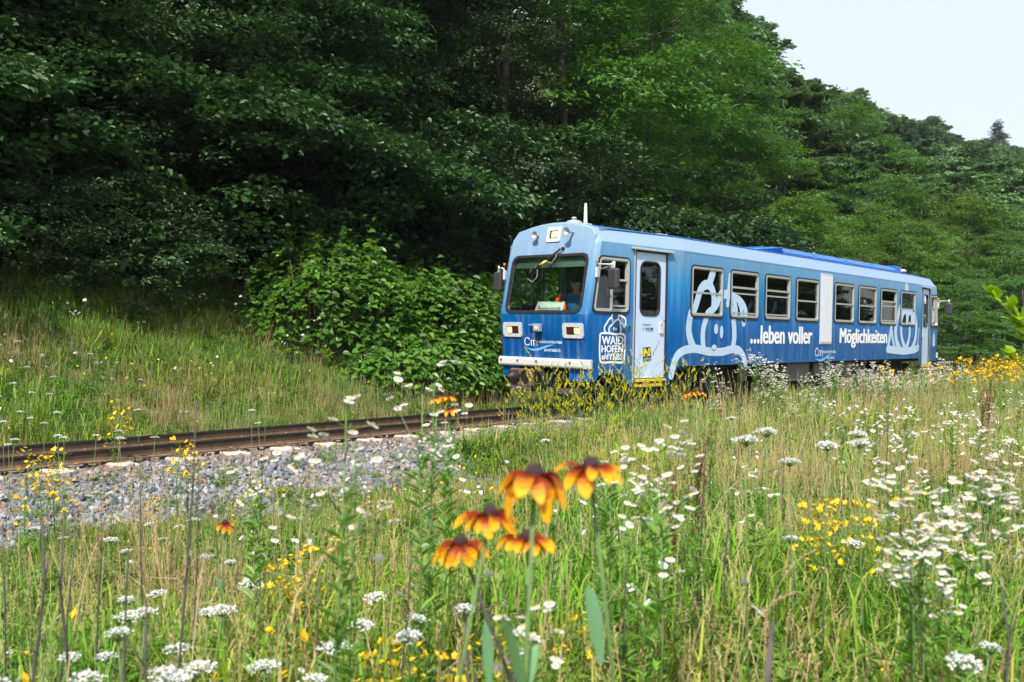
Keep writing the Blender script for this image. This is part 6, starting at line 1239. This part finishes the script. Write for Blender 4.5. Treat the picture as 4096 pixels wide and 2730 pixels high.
for x, y, D in [(1640, 862, 6.5), (1600, 1010, 3.4), (2085, 880, 7.5), (2020, 880, 12), (820, 1010, 2.3), (1000, 880, 2.9), (1445, 1180, 2.8), (1380, 1050, 3.2), (2100, 870, 9), (1985, 840, 12.5), (2040, 830, 13), (2310, 760, 14)]:
    H_ = atD(x * DS, y * DS, D); g_ = tz(H_[0], H_[1]); s = (H_[2] - g_) / .9; K_S.put((H_[0], H_[1], g_), rg.uniform(0, 6), (1, 1, s), 'tall narrow-leaved green weed', .9 * s)
K_K = Kind('dock_plant', 'weed', 'rust-brown dock stalks', lambda r_: dock(r_, 385, .7))
for x, y, D in [(1608, 1010, 4.2), (1600, 1040, 4.3), (2275, 870, 8.5), (2260, 890, 8.5), (1550, 1090, 4)]:
    H_ = atD(x * DS, y * DS, D); g_ = tz(H_[0], H_[1]); s = (H_[2] - g_) / .7; K_K.put((H_[0], H_[1], g_), rg.uniform(0, 6), (1, 1, s), 'rust-brown dock stalk', .7 * s)
K_G = [Kind('grass_stalk', 'grass stalk', 'arching straw-coloured grass stalks', (lambda s: (lambda r_: strawstalk(r_, 390 + s, .7, [-.28, .3][s])))(s)) for s in range(2)]
for x, y, D, s, a in [(600, 1190, 2.4, 0, 2.2), (430, 1300, 2.0, 1, .9), (140, 1245, 2.2, 1, .8), (1490, 1020, 4.2, 1, -.7), (1740, 1240, 3.0, 0, 2.3), (1830, 1150, 4.0, 0, 2.2), (1600, 1080, 4.0, 1, -.6), (2230, 1200, 3.2, 0, 2.0), (700, 1130, 3.6, 0, 2.4), (1340, 1290, 2.9, 1, -.8), (1660, 1330, 2.5, 0, 2.2)]:
    H_ = atD(x * DS, y * DS, D); g_ = tz(H_[0], H_[1]); s_ = (H_[2] - g_) / .66; K_G[s].put((H_[0], H_[1], g_), a, (s_ * .8, 1, s_), 'arching straw-coloured grass stalk', .6 * s_)
# sapling with yellow-green leaves reaching in from the right
H_ = atD(4290, 1500, 4.3); g_ = tz(H_[0], H_[1]); t_ = thing('sapling', 'sapling branch with bright yellow-green leaves beside the meadow edge', 'sapling', (H_[0], H_[1], g_)); rg2 = np.random.default_rng(77); mb = MB(); mb.tube([(0, 0, 0), (.02, .02, .8), (0, 0, 1.5)], [.02, .015, .006], 7); rv = np.array([R2[0], R2[1], 0]); BR = []
for z0, z1, l_ in ((.85, 1.20, .36), (.9, 1.29, .38), (1.0, 1.38, .30), (1.05, 1.46, .33), (.8, 1.12, .24)):
    e = -rv * l_ + np.array([rg2.normal(0, .05), rg2.normal(0, .05), z1]); b0 = np.array([0, 0, z0]); mb.tube([b0, (b0 + e) / 2 + [0, 0, .03], e], [.006, .004, .002], 5); BR.append((b0, e))
    b2 = rv * l_ + np.array([.1, .1, z1]); mb.tube([b0, b2], [.006, .002], 5); BR.append((b0, b2))
mb.build('trunk', [BARK], t_)
for b0, e in BR:
    for k in range(15):
        q_ = rg2.uniform(.3, 1.05); p = b0 + (e - b0) * q_ + [0, 0, .02]; D_ = norm(e - b0) + rg2.normal(0, .5, 3) * [1, 1, .4]; v, f, _ = leaves(p[None], D_[None], (np.array([0, 0, 1.0]) + rg2.normal(0, .3, 3))[None], np.array([rg2.uniform(.06, .10)]), np.array([.05]), True)
        link('leaf', make_mesh('leaf', v, f, YG, attrs={'rnd': np.full(2, rg2.random())}), t_)
# small low flowers strewn through the grass
def sprig(seed, col, h_, n_, r_):
    rn = np.random.default_rng(seed); V, F, T = [], [], []
    for k in range(n_):
        x, y = rn.normal(0, .05, 2); z = h_ * rn.uniform(.6, 1.1); b_ = len(V); V += [(x * .5 - .0012, y * .5, 0), (x * .5 + .0012, y * .5, 0), (x + .0008, y, z), (x - .0008, y, z)]; F.append((b_, b_ + 1, b_ + 2, b_ + 3)); T.append((.09, .15, .04)); nx, ny = rn.normal(0, .5, 2)
        for j in range(3): b_ = len(V); an = rn.uniform(0, 6); cx_, cy_ = x + rn.normal(0, r_ * .5), y + rn.normal(0, r_ * .5); V += [(cx_ + r_ * math.cos(an + m_ * 1.5708), cy_ + r_ * math.sin(an + m_ * 1.5708), z + .004 * j + nx * r_ * math.cos(an + m_ * 1.5708) + ny * r_ * math.sin(an + m_ * 1.5708)) for m_ in range(4)]; F.append((b_, b_ + 1, b_ + 2, b_ + 3)); T.append(np.array(col) * rn.uniform(.8, 1.1))
    return make_mesh('sprig', np.array(V), np.array(F), PETAL, attrs={'tint': np.array(T)})
SPV = [sprig(1, (.82, .58, .02), .22, 5, .008), sprig(2, (.82, .50, .01), .32, 4, .009), sprig(3, (.78, .78, .76), .36, 4, .011), sprig(4, (.76, .78, .74), .45, 3, .013)]
rgn = np.random.default_rng(12); n_ = 5200; P = np.stack([rgn.uniform(-12.5, 26, n_), rgn.uniform(-12.5, -2.4, n_), np.zeros(n_)], 1); P[:, 2] = terrain(P[:, 0], P[:, 1]); P = P[in_view(P, 50, 50)]; d = np.linalg.norm(P - CAM, axis=1); P = P[(d > 3.0)]
nz = hnoise(P[:, 0], P[:, 1], .9, 4) + rgn.normal(0, .6, len(P)); P = P[nz > .55]; idx = np.where(rgn.random(len(P)) < .72, rgn.integers(0, 2, len(P)), rgn.integers(2, 4, len(P)))
scatter('small_wildflowers', P, np.stack([rgn.normal(0, .1, len(P)), rgn.normal(0, .1, len(P)), rgn.uniform(0, 6, len(P))], 1), rgn.uniform(.7, 1.25, len(P)), idx, SPV, 'tiny yellow and white flowers strewn through the meadow grass')
n_ = 150; P = np.stack([rgn.uniform(-13, 3, n_), rgn.uniform(1.7, 7, n_), np.zeros(n_)], 1); P[:, 2] = terrain(P[:, 0], P[:, 1]); P = P[in_view(P, 50, 50)]
scatter('bank_wildflowers', P, np.stack([rgn.normal(0, .1, len(P)), rgn.normal(0, .1, len(P)), rgn.uniform(0, 6, len(P))], 1), rgn.uniform(1.0, 1.9, len(P)), rgn.choice([0, 0, 2, 3], len(P)), SPV, 'small white and yellow flowers on the grassy bank')

# ------------------------------------------------------------------ summer haze
hz = MB(); hz.box((-45, -70, -3), (330, 150, 62)); HM = bpy.data.materials.new('haze'); HM.use_nodes = True; HM.node_tree.nodes.clear(); ho_ = HM.node_tree.nodes.new('ShaderNodeOutputMaterial'); pv = HM.node_tree.nodes.new('ShaderNodeVolumePrincipled')
pv.inputs['Color'].default_value = (.78, .86, .95, 1); pv.inputs['Density'].default_value = HAZE; HM.node_tree.links.new(pv.outputs[0], ho_.inputs['Volume']); hzo = hz.build('haze', [HM]); tag(hzo, 'thin bluish summer haze over the valley', kind='stuff')

# ------------------------------------------------------------------ labels that single things out by what they stand near
LM = {'coneflower group': (2100, 2020), 'thick broken stalk': (2998, 2500), 'railcar cab door': (2600, 1300), 'coupler': (2090, 1560), 'knotweed thicket': (1450, 1250), 'lone small coneflower': (900, 2098), 'grille panel': (3300, 1250), 'rear mirror': (3790, 1230), 'roof antenna': (2340, 850), 'hill crest': (3600, 450), 'white flower mass': (3400, 1450), 'rail end': (60, 1800), 'yellow-green sapling': (4050, 1350)}
used = {}
rows = []
for o, phrase, top, skip in ALL_LABELS:
    P = np.array(o.location) + [0, 0, top]; x, y, z = pr(P); rows.append((o, phrase, x, y, z))
def orient(dx, dy): return ('to the right of' if dx > 0 else 'to the left of') if abs(dx) > abs(dy) else ('below' if dy > 0 else 'above')
WORDS = ['first', 'second', 'third', 'fourth', 'fifth', 'sixth', 'seventh', 'eighth', 'ninth', 'tenth', 'eleventh', 'twelfth', 'thirteenth', 'fourteenth', 'fifteenth', 'sixteenth', 'seventeenth', 'eighteenth', 'nineteenth', 'twentieth']
def ordw(k): return WORDS[k] if k < 20 else '%dth' % (k + 1)
buckets = {}
for o, phrase, x, y, z in rows:
    if z < 0: key = (phrase, 'behind the viewpoint'); dd = -z
    else:
        nm = min(LM, key=lambda n: (LM[n][0] - x) ** 2 + (LM[n][1] - y) ** 2); dx, dy = x - LM[nm][0], y - LM[nm][1]; key = (phrase, orient(dx, dy) + ' the ' + nm); dd = math.hypot(dx, dy)
    buckets.setdefault(key, []).append((dd, o))
for (phrase, where), L_ in buckets.items():
    for k, (dd, o) in enumerate(sorted(L_, key=lambda t: t[0])):
        o['label'] = ('%s, %s' % (phrase, where)) if len(L_) == 1 else '%s, %s one %s' % (phrase, ordw(k), where)
